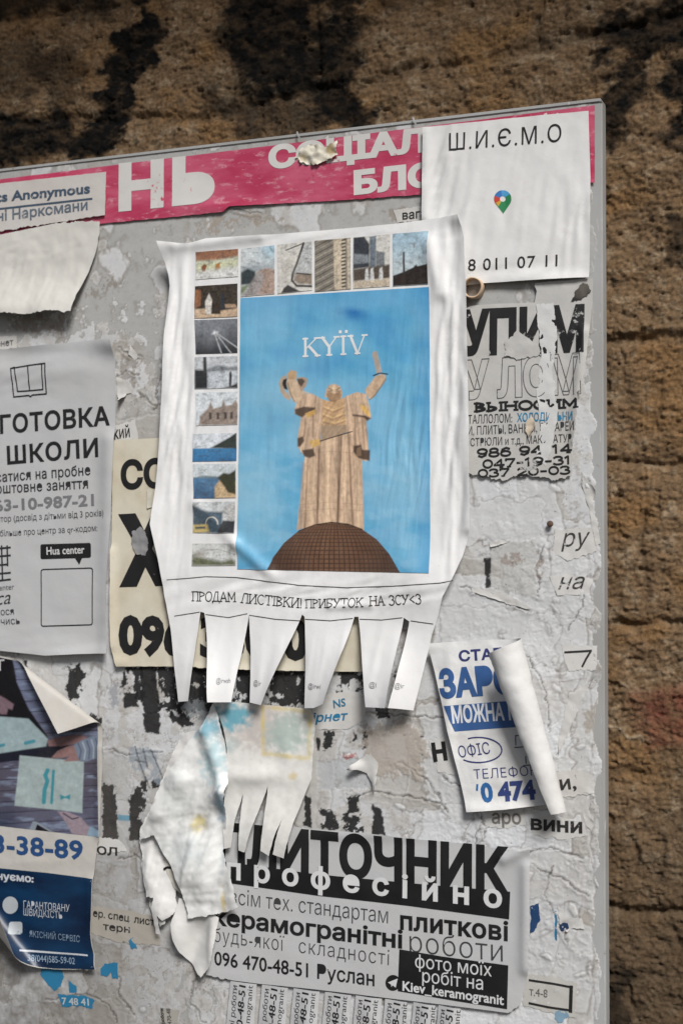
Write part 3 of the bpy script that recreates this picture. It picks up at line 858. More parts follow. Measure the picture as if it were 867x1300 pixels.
# black printed remains of large letters, eaten away
BLK = (18, 17, 18)
for pts, rag, eat in [
    ([(177, 842), (199, 842), (204, 905), (184, 907), (178, 885)], 2, .0), ([(181, 905), (204, 903), (204, 932), (183, 932)], 2, 0), ([(156, 878), (176, 878), (177, 898), (156, 899)], 2, 0),
    ([(150, 874), (160, 845), (168, 845), (158, 874)], 3, .1), ([(165, 846), (184, 846), (184, 896), (166, 878)], 6, .35), ([(196, 846), (228, 846), (224, 905), (202, 904)], 7, .22), ([(222, 844), (268, 844), (266, 884), (238, 914), (216, 902)], 9, .12), ([(214, 906), (238, 906), (248, 918), (240, 924), (220, 918)], 3, .0),
    ([(250, 846), (274, 846), (272, 905), (248, 904)], 7, .12), ([(298, 846), (324, 846), (324, 898), (298, 898)], 6, .12), ([(340, 848), (392, 848), (390, 900), (342, 896)], 8, .15), ([(425, 850), (470, 850), (462, 880), (430, 880)], 8, .3), ([(500, 850), (530, 850), (524, 880), (504, 880)], 6, .35),
    ([(130, 992), (147, 998), (152, 1066), (130, 1065)], 3, .0), ([(164, 1008), (187, 988), (184, 1022), (172, 1048), (164, 1034)], 4, .05), ([(163, 1036), (182, 1038), (182, 1068), (165, 1068)], 3, .0), ([(192, 988), (205, 988), (204, 1002), (193, 1002)], 2, .1),
    ([(80, 850), (103, 842), (110, 858), (97, 890), (84, 888)], 7, .25), ([(112, 905), (130, 912), (132, 928), (116, 924)], 4, .0), ([(30, 838), (36, 838), (36, 850), (32, 851)], 1, 0),
    ([(475, 897), (494, 897), (495, 911), (479, 914)], 3, .0), ([(411, 926), (425, 928), (423, 952), (411, 954)], 4, .05), ([(401, 936), (407, 936), (407, 954), (401, 954)], 1, .05), ([(446, 928), (455, 932), (452, 942), (444, 943), (450, 936)], 2, 0), ([(460, 928), (473, 926), (467, 947), (461, 951)], 3, .0),
    ([(511, 930), (516, 931), (516, 935), (511, 934)], .6, 0), ([(531, 934), (538, 934), (539, 936), (531, 937)], .6, 0),
    ([(439, 1014), (457, 1008), (456, 1030), (441, 1034)], 4, .05), ([(406, 1028), (428, 1032), (430, 1056), (410, 1052)], 5, .12), ([(436, 1034), (458, 1034), (462, 1058), (436, 1056)], 5, .12), ([(471, 1020), (485, 1028), (490, 1062), (472, 1060)], 2, .0), ([(386, 1008), (395, 1012), (396, 1052), (386, 1048)], 2, .0),
    ([(613, 708), (624, 708), (624, 746), (616, 747)], 1.2, .0)]:
    patch(pts, rag, 160, BLK, .97, -.03, eat, 5)
patch([(138, 870), (152, 868), (150, 896), (138, 896)], 5, 171, (138, 140, 146), .6, 0, .3, 4)
patch([(228, 892), (262, 888), (266, 918), (238, 915)], 8, 172, (128, 132, 134), .7, .1, .3, 4)
patch([(163, 948), (196, 950), (210, 1000), (176, 985), (165, 970)], 4, 173, (148, 158, 166), .7, 0, .1, 5)
for q in ([(172, 948), (178, 970), (184, 985), (190, 1000)], [(182, 950), (188, 975)], [(192, 952), (208, 990)], [(172, 965), (186, 968)]):
    d_ = np.full(x.shape, 1e9)
    for (a, b), (c2, e) in zip(q[:-1], q[1:]):
        ex, ey = c2 - a, e - b; t = np.clip(((px - a) * ex + (py - b) * ey) / (ex * ex + ey * ey), 0, 1); d_ = np.minimum(d_, np.hypot(px - a - t * ex, py - b - t * ey))
    cput(np.exp(-((d_ + .6 * fine) / 1.0) ** 2) * .8, lin((60, 62, 66)))
patch([(150, 1033), (165, 1035), (165, 1043), (150, 1042)], .6, 174, (96, 158, 182), .9)
patch([(434, 958), (452, 956), (454, 962), (440, 965)], 2, 175, (186, 110, 104), .8, 0, .2, 2)
patch([(402, 966), (470, 962), (478, 1000), (404, 1004)], 3, 176, (186, 187, 186), .8, -.3)
patch([(455, 925), (520, 915), (545, 950), (530, 985), (470, 985), (462, 950)], 10, 177, (174, 162, 148), .75, .35)
patch([(622, 690), (680, 684), (682, 758), (640, 752), (622, 760)], 3, 178, (190, 187, 180), .6, .2)
patch([(740, 905), (760, 892), (762, 925), (745, 930)], 4, 179, (158, 146, 130), .6, 0, .1)
for q in ([(682, 700), (690, 700), (692, 735), (682, 735)], [(632, 706), (668, 700), (664, 716), (640, 720)]): patch(q, 4, 181, (130, 108, 92), .6, 0, .4, 2)
grime_and_shade = sstep(330, 60, px + 40 * mid) * sstep(880, 1120, py + 60 * fbm(x / 40, z / 40, 3, 98))
C = C + (lin((96, 90, 82)) - C) * (grime_and_shade * .7 * (0.8 + .4 * mid))[..., None]              # dirty lower corner, plus corner shade painted into the colour
C = C * np.array([0.975, 1.0, 1.04])
C = np.clip(C * 0.92 * (1 + 0.03 * fine + 0.05 * mid)[..., None], 0.006, 0.9)
H += 0.012 * fine
H = np.where(H > 1.5, 1.5 + .2 * (H - 1.5), H)
Hs = H.copy()
for ax in (0, 1):
    for d_ in (1, 2, 3): Hs = (np.roll(Hs, d_, ax) + np.roll(Hs, -d_, ax) + Hs) / 3
def res_h(qx, qy):
    """Height of the old paper (mm) at measured positions, for scraps that lie on it."""
    a, b = P(qx, qy, 0.0005)
    i = np.clip((a - Xs[0]) / 0.00068, 0, len(Xs) - 2); j = np.clip((b - Zs[0]) / 0.00068, 0, len(Zs) - 2)
    i0 = i.astype(int); j0 = j.astype(int); u = i - i0; v = j - j0
    return (Hs[j0, i0] * (1 - u) + Hs[j0, i0 + 1] * u) * (1 - v) + (Hs[j0 + 1, i0] * (1 - u) + Hs[j0 + 1, i0 + 1] * u) * v
m, nt, bs = nm('torn_paper_residue')
a = nt.nodes.new('ShaderNodeVertexColor'); a.layer_name = 'Col'
n = add_noise(nt, 500, 4, 0.6)
nt.links.new(mixc(nt, ramp(nt, n.outputs[0], 0.64, 0.78), a.outputs[0], (0.16, 0.14, 0.12)), bs.inputs['Base Color']); bs.inputs['Roughness'].default_value = 0.8
n2 = add_noise(nt, 300, 4, 0.6); bumped(nt, bs, [(n2.outputs[0], 0.14, 0.0006)])
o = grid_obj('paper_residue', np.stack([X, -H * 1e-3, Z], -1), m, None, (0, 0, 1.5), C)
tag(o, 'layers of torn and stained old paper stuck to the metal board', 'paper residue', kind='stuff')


# ------------------------------------------------------------------ pink banner across the top
m, nt, bs = nm('faded_pink_vinyl')
n = add_noise(nt, 22, 5, 0.6, (1.0, 1.0, 3.5)); n2 = add_noise(nt, 160, 4, 0.65, (0.6, 1, 1.6)); n3 = add_noise(nt, 60, 5, 0.7)
c = mixc(nt, ramp(nt, n.outputs[0], 0.38, 0.62), lin((178, 56, 88)), lin((196, 92, 118)))
c = mixc(nt, ramp(nt, n2.outputs[0], 0.56, 0.68), c, lin((206, 138, 152)))
c = mixc(nt, ramp(nt, n3.outputs[0], 0.66, 0.74), c, lin((150, 44, 66)))
nt.links.new(c, bs.inputs['Base Color']); bs.inputs['Roughness'].default_value = 0.38
n4 = add_noise(nt, 70, 4); bumped(nt, bs, [(n4.outputs[0], 0.25, 0.0012)])
ban = Sheet('banner', [(-60, 233), (0, 228), (150, 209), (400, 178), (600, 153), (754.5, 133.5), (754.5, 232, .4), (742, 231), (735, 236), (620, 243), (535, 247, .7), (420, 255, .5), (292, 262, 1), (284, 269, .5), (128, 284, .7), (-60, 307)], 1.5, m,
    'faded pink strip with big white letters along the top edge of the board', 'banner', seed=1, step=2.6, thick=.06, jit=0.2, wr=(0.18, 30), lifts=[(290, 264, 60, 8, 1.2), (60, 230, 60, 6, 1.2)])
W_ = (214, 212, 208)
PK = lin((196, 74, 104))
text(ban, 'НЬ', (151, 269), (273, 257), 58, W_, bold=0.05, wear=0.34, under=PK, space=1.1)
text(ban, 'СОЦІАЛ', (341, 215.5), (541, 193), 29, W_, bold=0.055, wear=0.22, under=PK)
text(ban, 'БЛОК', (449, 248), (596, 232), 30, W_, bold=0.055, wear=0.22, under=PK)
strokes(ban, [circle(700, 145, 8, 5, 8, 0, 180)], 4, W_, name='letter_breve')
for k, xx in enumerate((-8, 14, 38, 62)):
    area(ban, [(xx, 236 - .12 * xx), (xx + 14, 234.4 - .12 * xx), (xx + 14, 244 - .12 * xx), (xx, 245 - .12 * xx)], W_, 0.2, name='letter_fragment')
for cx, cy in ((379, 172), (526, 154)):
    t = Sheet('staple', [(cx - 3, cy - 5), (cx - 1, cy - 5.5), (cx + 3, cy + 4), (cx + 1, cy + 5)], 2.9, M_METAL, ('small bent metal staple above the torn scrap on the pink banner' if cx < 400 else 'small bent metal staple in the banner beside the map pin flyer'), 'staple', step=1.5, seed=2, lifts=[(cx, cy, 3, 3, 1.0)], group='staples')

def scrapcol(base, stains=()):
    def f(px, py):
        c = np.ones(px.shape + (3,)) * lin(base)
        n = fbm(px / 9, py / 9, 4, 33, 0.6)
        c = c * (1 + 0.07 * n)[..., None]
        for (cx, cy, rx, ry, col, k, hard) in stains:
            d = np.hypot((px - cx) / rx, (py - cy) / ry) + 0.35 * n
            a = sstep(1, 1 - hard, d) * k
            c = c + (lin(col) - c) * a[..., None]
        return np.clip(c, 0.01, 0.92)
    return f

Sheet('torn_scrap', [(374, 200), (381, 190), (395, 182), (412, 186), (427, 178), (429, 196), (418, 201), (404, 209), (388, 208)], 3.4, M_ATTR, 'yellowish crumpled scrap of torn paper covering a letter of the pink banner', 'paper scrap', jit=3, seed=4, step=1.4, wr=(1.6, 7),
      colf=scrapcol((214, 208, 192), [(420, 188, 8, 8, (176, 150, 96), .8, .5), (384, 200, 7, 6, (170, 150, 110), .7, .5), (402, 196, 7, 4, (150, 146, 134), .6, .4)]), creases=[(-35, 3.5, 1.0, 400, 195, 30, 18)])

lab = Sheet('meeting_notice', [(-60, 243), (0, 233), (135, 218), (133.5, 273, 1), (70, 283, 2), (-60, 302)], 3.3, paper_mat('label_paper', lin((200, 196, 192)), dirt=lin((150, 120, 110)), dirt_amt=0.35),
    'worn whitish label with two lines of blue-grey writing at the left end of the banner', 'notice', seed=5, jit=0.5, wr=(0.25, 18))
BG = (66, 84, 104)
text(lab, 'Narcotics Anonymous', (-66, 263), (115, 245.5), 12.5, BG, bold=0.03, wear=0.42, under=lin((196, 192, 188)))
area(lab, [(-50, 269.5), (118, 251), (118, 253.5), (-50, 272)], BG, 0.3)
text(lab, 'Анонімні Наркомани', (-62, 289), (112, 266.5), 12.5, (96, 108, 120), bold=0.02, wear=0.46, under=lin((196, 192, 188)))

# ------------------------------------------------------------------ blank crumpled sheet, upper left
def flap_low(px, py): return 9.0 * sstep(330, 402, py) ** 1.6 + 0.8 * sstep(200, 0, px) * np.sin(px / 9.0) * sstep(340, 400, py)
Sheet('blank_sheet', [(-60, 312), (0, 298), (30, 292), (68, 284, 2), (100, 281, 1), (127, 281), (127, 293), (122, 320), (112, 348), (102, 375), (98, 397, 2), (68, 396, 2), (38, 401, 2), (0, 397, 2), (-60, 400)], 4.0, paper_mat('towel_paper', lin((206, 204, 198)), dirt=lin((165, 160, 150)), dirt_amt=0.4),
      'blank crumpled sheet with a torn lower edge hanging below the meeting label', 'paper sheet', seed=7, step=1.8, jit=0.5, wr=(0.35, 12), hf=flap_low, creases=[(72, 4.5, .55, 40, 360, 70, 45), (8, 6, .7, 30, 315, 80, 14), (78, 11, .8, 90, 345, 40, 60)])

# ------------------------------------------------------------------ school flyer, left
gf = Sheet('school_flyer', [(-70, 452), (0, 444.5), (60, 438), (110, 433), (140, 431), (146, 432), (147, 470), (146.5, 560), (143, 660), (137, 735), (136, 770), (139, 829), (100, 830), (60, 832), (0, 826), (-70, 823)], 4.0, M_GREYP,
    'white flyer with an open book drawing and school lessons text on the left', 'flyer', seed=8, step=2.4, wr=(0.35, 34), lifts=[(150, 434, 28, 16, 6), (30, 436, 60, 9, 2.5), (141, 560, 139, 829, 12, 2.6), (90, 835, 60, 14, 3.5), (0, 470, 18, 12, 1.6), (75, 470, 60, 20, 1.4)],
    creases=[(5, 9, .9, 60, 815, 80, 22), (60, 16, .8, 130, 480, 30, 60), (12, 10, .8, 30, 475, 60, 35)])
# open book
strokes(gf, [[(15.5, 468), (18, 504), (37, 502), (39.5, 503.5), (42, 501.5), (59.5, 500), (59, 461.5), (39, 464), (15.5, 468), (20, 466.5), (23, 497), (38.5, 496), (37, 464)], [(38.5, 496), (55.5, 494.5), (55, 462)], [(59, 461.5), (59.5, 500)]], 1.9, BLACK, name='book_drawing')
GB = (26, 26, 28)
text(gf, 'ГОТОВКА', (1, 551), (140, 540), 23, GB, bold=0.028, space=1.05)
text(gf, 'ШКОЛИ', (10, 590), (126, 580), 22.5, GB, bold=0.028, space=1.1)
text(gf, 'сатися на пробне', (-4, 612.5), (115.5, 603), 12.5, (44, 44, 46), bold=0.012, space=1.05)
text(gf, 'оштовне заняття', (-4, 627), (112.5, 620), 12.5, (44, 44, 46), bold=0.012, space=1.05)
text(gf, '63-10-987-21', (-6, 649.5), (120.5, 642), 14.5, (120, 121, 124), bold=0.03, space=1.03)
text(gf, 'итор (досвід з дітьми від 3 років)', (-3, 663), (134, 655), 7.5, (62, 62, 64), cell=5)
text(gf, 'більше про центр за qr-кодом:', (1, 681), (125, 674), 7.5, (62, 62, 64), cell=5)
area(gf, rrect(52, 691, 116, 710, 2.5, -0.03), BLACK, 0.05, name='name_box')
area(gf, [(95, 708), (105, 707.5), (101, 717)], BLACK, 0.05, name='name_box')
text(gf, 'Hua center', (60, 704.5), (108, 702.5), 10, (214, 214, 214), bold=0.015, off=0.34)
fr_ = rrect(53, 723, 118, 795, 3, -0.03); strokes(gf, [fr_ + fr_[:1]], 1.6, BLACK, name='blank_frame')
strokes(gf, [[(-8, 697), (14, 695)], [(-8, 707), (14, 705)], [(-8, 718), (10, 716.5)], [(-8, 729), (14, 727)], [(-8, 738), (14, 735.5)], [(3, 693), (4, 737)], [(10, 693), (10.5, 718)], [(-4, 697), (-4, 737)]], 2.6, (40, 40, 42), name='centre_emblem')
text(gf, 'center', (-4, 750), (19, 748), 7, (90, 90, 92), cell=6)
text(gf, 'ca', (-3, 768), (15, 766), 17, (40, 40, 42), shear=0.35, bold=-0.004)
text(gf, 'нося', (-4, 781.5), (18.5, 780), 8.5, (56, 56, 58), cell=6)
text(gf, 'очись', (-5, 793.5), (26, 792), 8.5, (56, 56, 58), cell=6)

# ------------------------------------------------------------------ yellowed poster behind the big one
yp = Sheet('yellowed_poster', [(143.5, 559), (200, 556, 1), (480, 548), (478, 853), (390, 852, 1), (300, 849, 1), (220, 846), (165, 846), (150, 846), (143, 828), (141, 780), (142.5, 650)], 2.6, M_YEL,
    'yellowed poster with heavy black letters mostly hidden behind the big photo poster', 'poster', seed=9, step=2.4, wr=(0.3, 26), jit=0.3, lifts=[(150, 842, 14, 10, 2.4), (141, 700, 141, 820, 6, 2), (300, 852, 80, 8, 2.5)], creases=[(80, 9, .5, 190, 640, 30, 90)])
YU = lin((190, 184, 166))
text(yp, 'СОТ', (154, 622), (240, 618), 36, BLACK, bold=0.045, under=YU)
text(yp, 'ХА', (152, 745.5), (268, 742), 88, BLACK, bold=0.085, under=YU)
text(yp, '096 330 0', (151, 831), (392, 839), 50, BLACK, bold=0.05, under=YU)
Sheet('torn_scrap', [(168, 675), (177, 669), (184, 674), (189, 690), (185, 705), (174, 704), (166, 690)], 3.5, paper_mat('grey_scrap', lin((140, 140, 141)), dirt_amt=0.5), 'small grey scrap of peeled paper stuck across the big black letter', 'paper scrap', jit=3, seed=10, step=1.4, wr=(0.5, 6))
Sheet('tape_strip', [(187, 622), (192, 620), (193, 644, 1), (187, 645)], 3.6, paper_mat('pale_tape', lin((206, 202, 188)), dirt_amt=0.3), 'short pale strip of tape on the yellowed poster under its first letters', 'tape', jit=0.6, seed=11, step=1.4, wr=(0.3, 8))

# ------------------------------------------------------------------ flyer with the map pin, top right
sf = Sheet('sewing_flyer', [(537, 162), (590, 156), (640, 151), (700, 145), (746.5, 140.5), (749, 225), (748.5, 290), (747.5, 352), (690, 355), (640, 358), (614, 359.5), (575, 364), (536, 366), (536, 270)], 3.6, M_PAPER,
    'white flyer with a small coloured map pin and a phone number at the top', 'flyer', seed=12, step=2.0, wr=(0.28, 26), lifts=[(540, 165, 540, 275, 8, 1.8), (700, 356, 60, 10, 2.0)],
    creases=[(72, 7, 2.2, 566, 240, 30, 90), (84, 5, 1.3, 728, 285, 26, 60), (70, 10, 1.2, 640, 165, 90, 24), (78, 8, .9, 650, 250, 80, 80), (10, 9, 1.0, 640, 345, 80, 14)])
text(sf, 'Ш.И.Є.М.О', (570, 191.5), (712, 179.5), 20.5, BLACK, bold=0.0, space=1.15)
text(sf, '8 011 07 11', (594, 344), (707, 338), 14.5, BLACK, bold=0.004, space=1.1)
pin = lambda a0, a1: [(638 + 3.6 * math.cos(R(a)), 252.5 + 3.6 * math.sin(R(a))) for a in np.linspace(a1, a0, 9)] + [(638 + 11 * math.cos(R(a)), 252.5 + 11 * math.sin(R(a))) for a in np.linspace(a0, a1, 9)]
for a0, a1, cc in ((-180, -100, (56, 120, 190)), (-100, -35, (80, 160, 210)), (-35, 60, (40, 130, 80)), (60, 120, (44, 134, 82)), (120, 180, (216, 170, 60))): area(sf, pin(a0, a1), cc, 0.05, name='map_pin')
area(sf, [(628.5, 258), (640, 262.5), (646.5, 259.5), (638.5, 271)], (44, 134, 82), 0.05, off=0.19, name='map_pin'); area(sf, pin(150, 200), (200, 70, 56), 0.05, off=0.23, name='map_pin')

# ------------------------------------------------------------------ scrap-metal notice, right
uf = Sheet('metal_buyer_notice', [(575, 396), (600, 388), (640, 385, 1), (678, 384), (681, 370, 2), (679, 359), (752, 353), (751.5, 380), (748, 420, 1), (743, 460, 1), (738, 490, 2), (733, 505, 2), (731, 530, 2), (727, 560, 2), (724, 605, 3), (704, 610, 3), (682, 605, 3), (655, 604, 3), (640, 610, 3), (620, 606, 3), (598, 602, 3), (575, 602)], 2.4, M_OLD,
    'torn old notice about buying scrap metal on the right side of the board', 'notice', seed=13, step=2.0, jit=0.4, wr=(0.3, 16), lifts=[(740, 420, 728, 560, 6, 1.6)])
UU = lin((184, 183, 180))
text(uf, 'УПИМ', (585, 452.5), (741, 447), 56, BLACK, bold=0.05, wear=0.42, under=UU)
text(uf, 'У ЛОМ', (590, 508), (737, 500), 48, (92, 92, 94), bold=0.05, outline=0.9, wear=0.2, under=UU)
slab(uf, 'ВЫНОСИМ', (602, 522.5), (734, 517), 10.5, BLACK, w=.3, serif=.5, wear=0.3, under=UU)
text(uf, 'ТАЛЛОЛОМ:', (594, 538), (650, 536), 10.5, (52, 52, 54), wear=0.22, under=UU)
text(uf, 'ХОЛОДИЛЬНИ', (656, 535.5), (727, 533.5), 10.5, (40, 130, 170), bold=0.02, wear=0.3, under=UU)
text(uf, 'И, ПЛИТЫ, ВАННЫ, БАТАРЕИ', (594, 552.5), (729, 546), 10.5, (52, 52, 54), wear=0.22, under=UU)
text(uf, 'СТРЮЛИ и т.д., МАКУЛАТУР', (597, 566.5), (726, 561), 9.5, (52, 52, 54), wear=0.22, under=UU)
slab(uf, '986 94-14', (605, 580.5), (726, 574), 10, BLACK, w=.26, serif=.45, wear=0.28, under=UU)
slab(uf, '047-19-31', (612, 594), (726, 588.5), 9.5, BLACK, w=.26, serif=.45, wear=0.28, under=UU)
slab(uf, '037 20-03', (606, 605.5), (724, 601), 9, BLACK, w=.26, serif=.45, wear=0.4, under=UU)
Sheet('torn_strip', [(680, 386, 2), (702, 384, 1.5), (707, 430, 1.5), (700, 470, 2), (708, 520, 1.5), (702, 560, 2), (692, 592, 1.5), (680, 584, 2), (686, 540, 1.5), (681, 500, 2), (687, 450, 1.5)], 2.75, paper_mat('pale_strip', lin((206, 206, 205)), dirt_amt=0.15),
      'pale vertical strip where the paper peeled away through the scrap metal notice', 'paper scrap', seed=14, step=1.8, thick=.05, jit=1, wr=(0.3, 9))
Sheet('torn_scrap', [(640, 435, 3), (655, 420, 3), (668, 428, 3), (684, 440), (682, 452, 2), (660, 456, 3), (640, 452)], 3.0, M_OLD, 'white worn patch over the lower half of the thick black letters', 'paper scrap', seed=15, step=1.6, jit=2.5, wr=(0.3, 7))
Sheet('torn_scrap', [(667, 536), (674, 528), (680, 536), (677, 548), (670, 556), (667, 548)], 3.2, paper_mat('tan_curl', lin((205, 192, 172)), dirt=lin((150, 110, 70)), dirt_amt=0.5), 'small tan curled flake standing out from the scrap metal notice', 'paper scrap', seed=16, step=1.2, jit=1, wr=(0.4, 5), curls=[Curl((667, 556), (678, 528), (690, 545), .003, .003, 1.9)])

# ------------------------------------------------------------------ tan paper curl by the big poster's right edge
def ring(name, cx, cy, ro, depth, mat, label, cat):
    X, Z = P(cx, cy, 0.004); n = 40
    V, F = [], []
    for k in range(n):
        a = 2 * math.pi * k / n
        for rr, hh in ((ro, 0.0015), (ro * 0.97, depth), (ro * 0.82, depth), (ro * 0.80, 0.0015)):
            V.append((float(X) + rr * math.cos(a) * (1 + .06 * math.sin(2 * a)), -hh - 0.001 * math.sin(a), float(Z) + rr * math.sin(a)))
    for k in range(n):
        for j in range(4):
            a, b = k * 4 + j, k * 4 + (j + 1) % 4; c, d = ((k + 1) % n) * 4 + (j + 1) % 4, ((k + 1) % n) * 4 + j
            F.append([a, b, c, d])
    return tag(mesh_obj(name, V, F, mat, None, (float(X), -0.003, float(Z))), label, cat)
ring('paper_ring', 601, 366, 0.0068, 0.0075, paper_mat('tan_card', lin((205, 178, 150)), dirt=lin((150, 110, 70)), dirt_amt=0.4), 'small tan ring of curled card beside the upper right edge of the big poster', 'paper ring')

# ------------------------------------------------------------------ the big photo poster
def strip_twist(px, py):
    g = sstep(785, 895, py)
    k = np.zeros(np.shape(px), int); t = (py - 780) / 115
    for xa, xb in ((257, 258), (315, 311), (385, 364), (452, 445), (516, 499)): k = k + (px > xa + (xb - xa) * t)
    cx = np.array([(240, 237), (286, 286), (345, 330), (418, 405), (484, 484), (532, 513)])[k]
    c = cx[..., 0] + (cx[..., 1] - cx[..., 0]) * t
    hw = np.array([20, 26, 32, 30, 28, 20])[k]; tw = np.array([3.5, -3.0, 6.5, 7.5, 5.0, -5.5])[k]; up = np.array([2, 6, 3, 5, 8, 3])[k]
    q = np.clip((px - c) / hw, -1.3, 1.3)
    return g * (up + tw * q + 0.9 * np.abs(tw) * np.maximum(q * np.sign(tw), 0) ** 2)
kp = Sheet('photo_poster', [(206.5, 308.5), (240, 310), (263, 303), (330, 299), (400, 293.5), (507, 283.5), (583, 273.5), (590, 300), (592.5, 380), (594, 440), (596, 540), (597, 672), (588, 705), (575, 735), (563, 757), (557, 780),
    (548, 806), (538, 850), (526, 901.5), (500, 896.5), (506, 868), (511, 838), (520, 789), (513, 784), (507, 820), (498, 896), (470, 896), (462, 840), (455, 783), (450, 783), (440, 822), (420, 891), (405, 897), (391, 898), (389, 850), (387, 783), (384, 780),
    (364, 830), (338, 893.5), (321, 891), (319, 840), (316, 781), (313, 800), (305, 850), (300, 890), (273, 889.5), (268, 840), (260, 778), (255, 776.5), (250, 815), (244, 889), (229, 890.5), (222, 850), (217, 800), (210, 760), (201, 702), (194, 665), (199, 620), (204, 560), (208, 470), (214, 400), (216, 362), (212, 335)], 8.0, M_POSTER,
    'big white poster with a blue picture of a stone statue and cut tear-off strips', 'poster', seed=17, step=1.5, thick=0.10, wr=(0.4, 45),
    lifts=[(200, 308, 26, 22, 8), (592, 275, 22, 14, 5), (595, 300, 597, 670, 10, 2.5), (190, 665, 22, 60, 4), (207, 440, 16, 120, 2.5), (300, 690, 345, 728, 8, 1.8), (250, 640, 300, 690, 9, 1.2), (560, 372, 545, 310, 10, 2.4), (390, 905, 240, 60, 4), (225, 312, 330, 300, 8, 2), (545, 740, 50, 40, 4), (420, 770, 470, 768, 5, 1.4)],
    creases=[(84, 8, 2.6, 224, 430, 22, 170), (78, 5, 1.3, 222, 560, 24, 160), (86, 7, 2.6, 573, 480, 20, 210), (87, 4.5, .9, 574, 470, 22, 200), (84, 6, .9, 520, 560, 40, 120), (15, 8, 1.3, 400, 752, 200, 16), (80, 12, 1.4, 545, 330, 34, 60), (70, 14, 0.6, 270, 520, 60, 180), (84, 9, .5, 380, 840, 220, 40), (84, 9, .35, 400, 540, 260, 260), (35, 9, .9, 440, 760, 120, 24), (8, 7, .8, 400, 300, 190, 9), (60, 14, 1.0, 330, 700, 60, 40)], hf=strip_twist,
    curls=[])
SKY = (96, 170, 208)
def photo_statue():
    cv = Canvas([(306, 378.5), (545, 364.5), (546.5, 727.5), (301.5, 722.5)], 0.85, SKY)
    n = fbm(cv.x / 90, cv.y / 60, 4, 201, 0.42); n2 = fbm(cv.x / 40, cv.y / 24, 4, 205, 0.45)
    cv.put(sstep(-0.5, 0.7, n) * 0.6, (138, 192, 222)); cv.put(sstep(0.0, 0.9, -n + .3 * n2) * .5, (58, 140, 198))
    cv.put(sstep(520, 600, cv.y) * sstep(0.0, 0.7, n2 + .3) * .35, (160, 202, 226)); cv.put(sstep(520, 545, cv.x) * .3, (40, 128, 190)); cv.put(sstep(430, 365, cv.y) * .35, (46, 138, 198))
    cv.put(np.exp(-((cv.x - 360) / 50) ** 2 - ((cv.y - 500) / 60) ** 2) * .35, (150, 200, 224)); cv.put(np.exp(-((cv.x - 520) / 30) ** 2 - ((cv.y - 600) / 60) ** 2) * .4, (150, 202, 228)); cv.put(np.exp(-((cv.x - 322) / 34) ** 2 - ((cv.y - 650) / 60) ** 2) * .5, (146, 196, 220))
    cv.put(np.exp(-((cv.x - 447) / 18) ** 2 - ((cv.y - 398) / 9) ** 2) * .7 * (0.6 + n2), (36, 110, 176))
    T = lambda pts: [(340 + a / 4.333, 440 + b / 4.333) for a, b in pts]
    ST, HI, SH, DK = (198, 170, 144), (228, 200, 166), (128, 102, 82), (38, 30, 27)
    # robe skirt
    cv.poly(T([(205, 600), (160, 1010), (200, 1000), (350, 968), (530, 1012), (520, 640), (505, 560), (470, 470), (300, 500), (215, 590)]), ST, tex=.10, tscale=5, seed=3)
    for xs, cc, w, k in (([(285, 520), (272, 980)], SH, 2.6, .8), ([(405, 480), (386, 975)], SH, 2.6, .85), ([(445, 480), (468, 985)], SH, 2.4, .8), ([(222, 600), (206, 1000)], SH, 1.8, .7), ([(250, 600), (240, 990)], HI, 3.2, .5), ([(330, 520), (330, 970)], HI, 5, .5), ([(425, 490), (428, 975)], HI, 2.6, .5), ([(490, 630), (500, 1000)], HI, 3, .5), ([(392, 490), (384, 975)], DK, 1.0, .5), ([(195, 640), (180, 1000)], (150, 140, 136), 3.5, .5)):
        cv.line(T(xs), w, cc, 2.0, k)
    for yy in (870, 905, 590): cv.line(T([(175, yy), (350, yy - 14), (525, yy)]), .6, SH, 1, .4)
    def folds(pts, wl, amp, seed, lean=0.0):
        a = np.clip(0.5 + poly_sd(cv.x, cv.y, pts) / 1.2, 0, 1)
        q = (cv.x + lean * (cv.y - 560)) / wl
        f = fbm(q + .3 * perlin(cv.y / 40, q, seed), cv.y / 90, 3, seed, .5); g = np.abs(perlin(q * .7 + 3.1, cv.y / 120, seed + 4))
        cv.c *= (1 + a * amp * (1.1 * f + .35 - 1.6 * np.exp(-(g / .10) ** 2) * .5))[..., None]
    folds(T([(205, 600), (160, 1010), (350, 968), (530, 1012), (520, 640), (505, 560), (470, 470), (300, 500), (215, 590)]), 6.0, .26, 31, .0)
    # mantle over the shoulders
    cv.poly(T([(300, 290), (250, 262), (180, 255), (150, 340), (150, 368), (185, 390), (163, 505), (165, 552), (190, 590), (215, 612), (255, 608), (290, 545), (290, 515), (300, 440)]), ST, tex=.10, tscale=4, seed=5)
    cv.poly(T([(425, 275), (490, 250), (540, 262), (562, 330), (570, 395), (545, 410), (553, 560), (560, 622), (540, 632), (490, 615), (468, 575), (460, 480), (430, 470)]), ST, tex=.10, tscale=4, seed=6)
    cv.poly(T([(300, 290), (340, 300), (425, 280), (432, 470), (296, 515)]), (196, 160, 122), tex=.14, tscale=3, seed=7)
    cv.poly(T([(296, 435), (432, 430), (440, 470), (296, 520)]), (170, 146, 122)); cv.line(T([(290, 520), (400, 486), (465, 468)]), 1.3, DK)
    for a in ([(310, 330), (360, 350), (420, 325)], [(305, 370), (360, 392), (425, 365)], [(305, 405), (370, 420), (428, 400)]): cv.line(T(a), 1.3, (230, 196, 140), 1.2, .7); cv.line(T([(q[0], q[1] + 12) for q in a]), .9, SH, 1, .7)
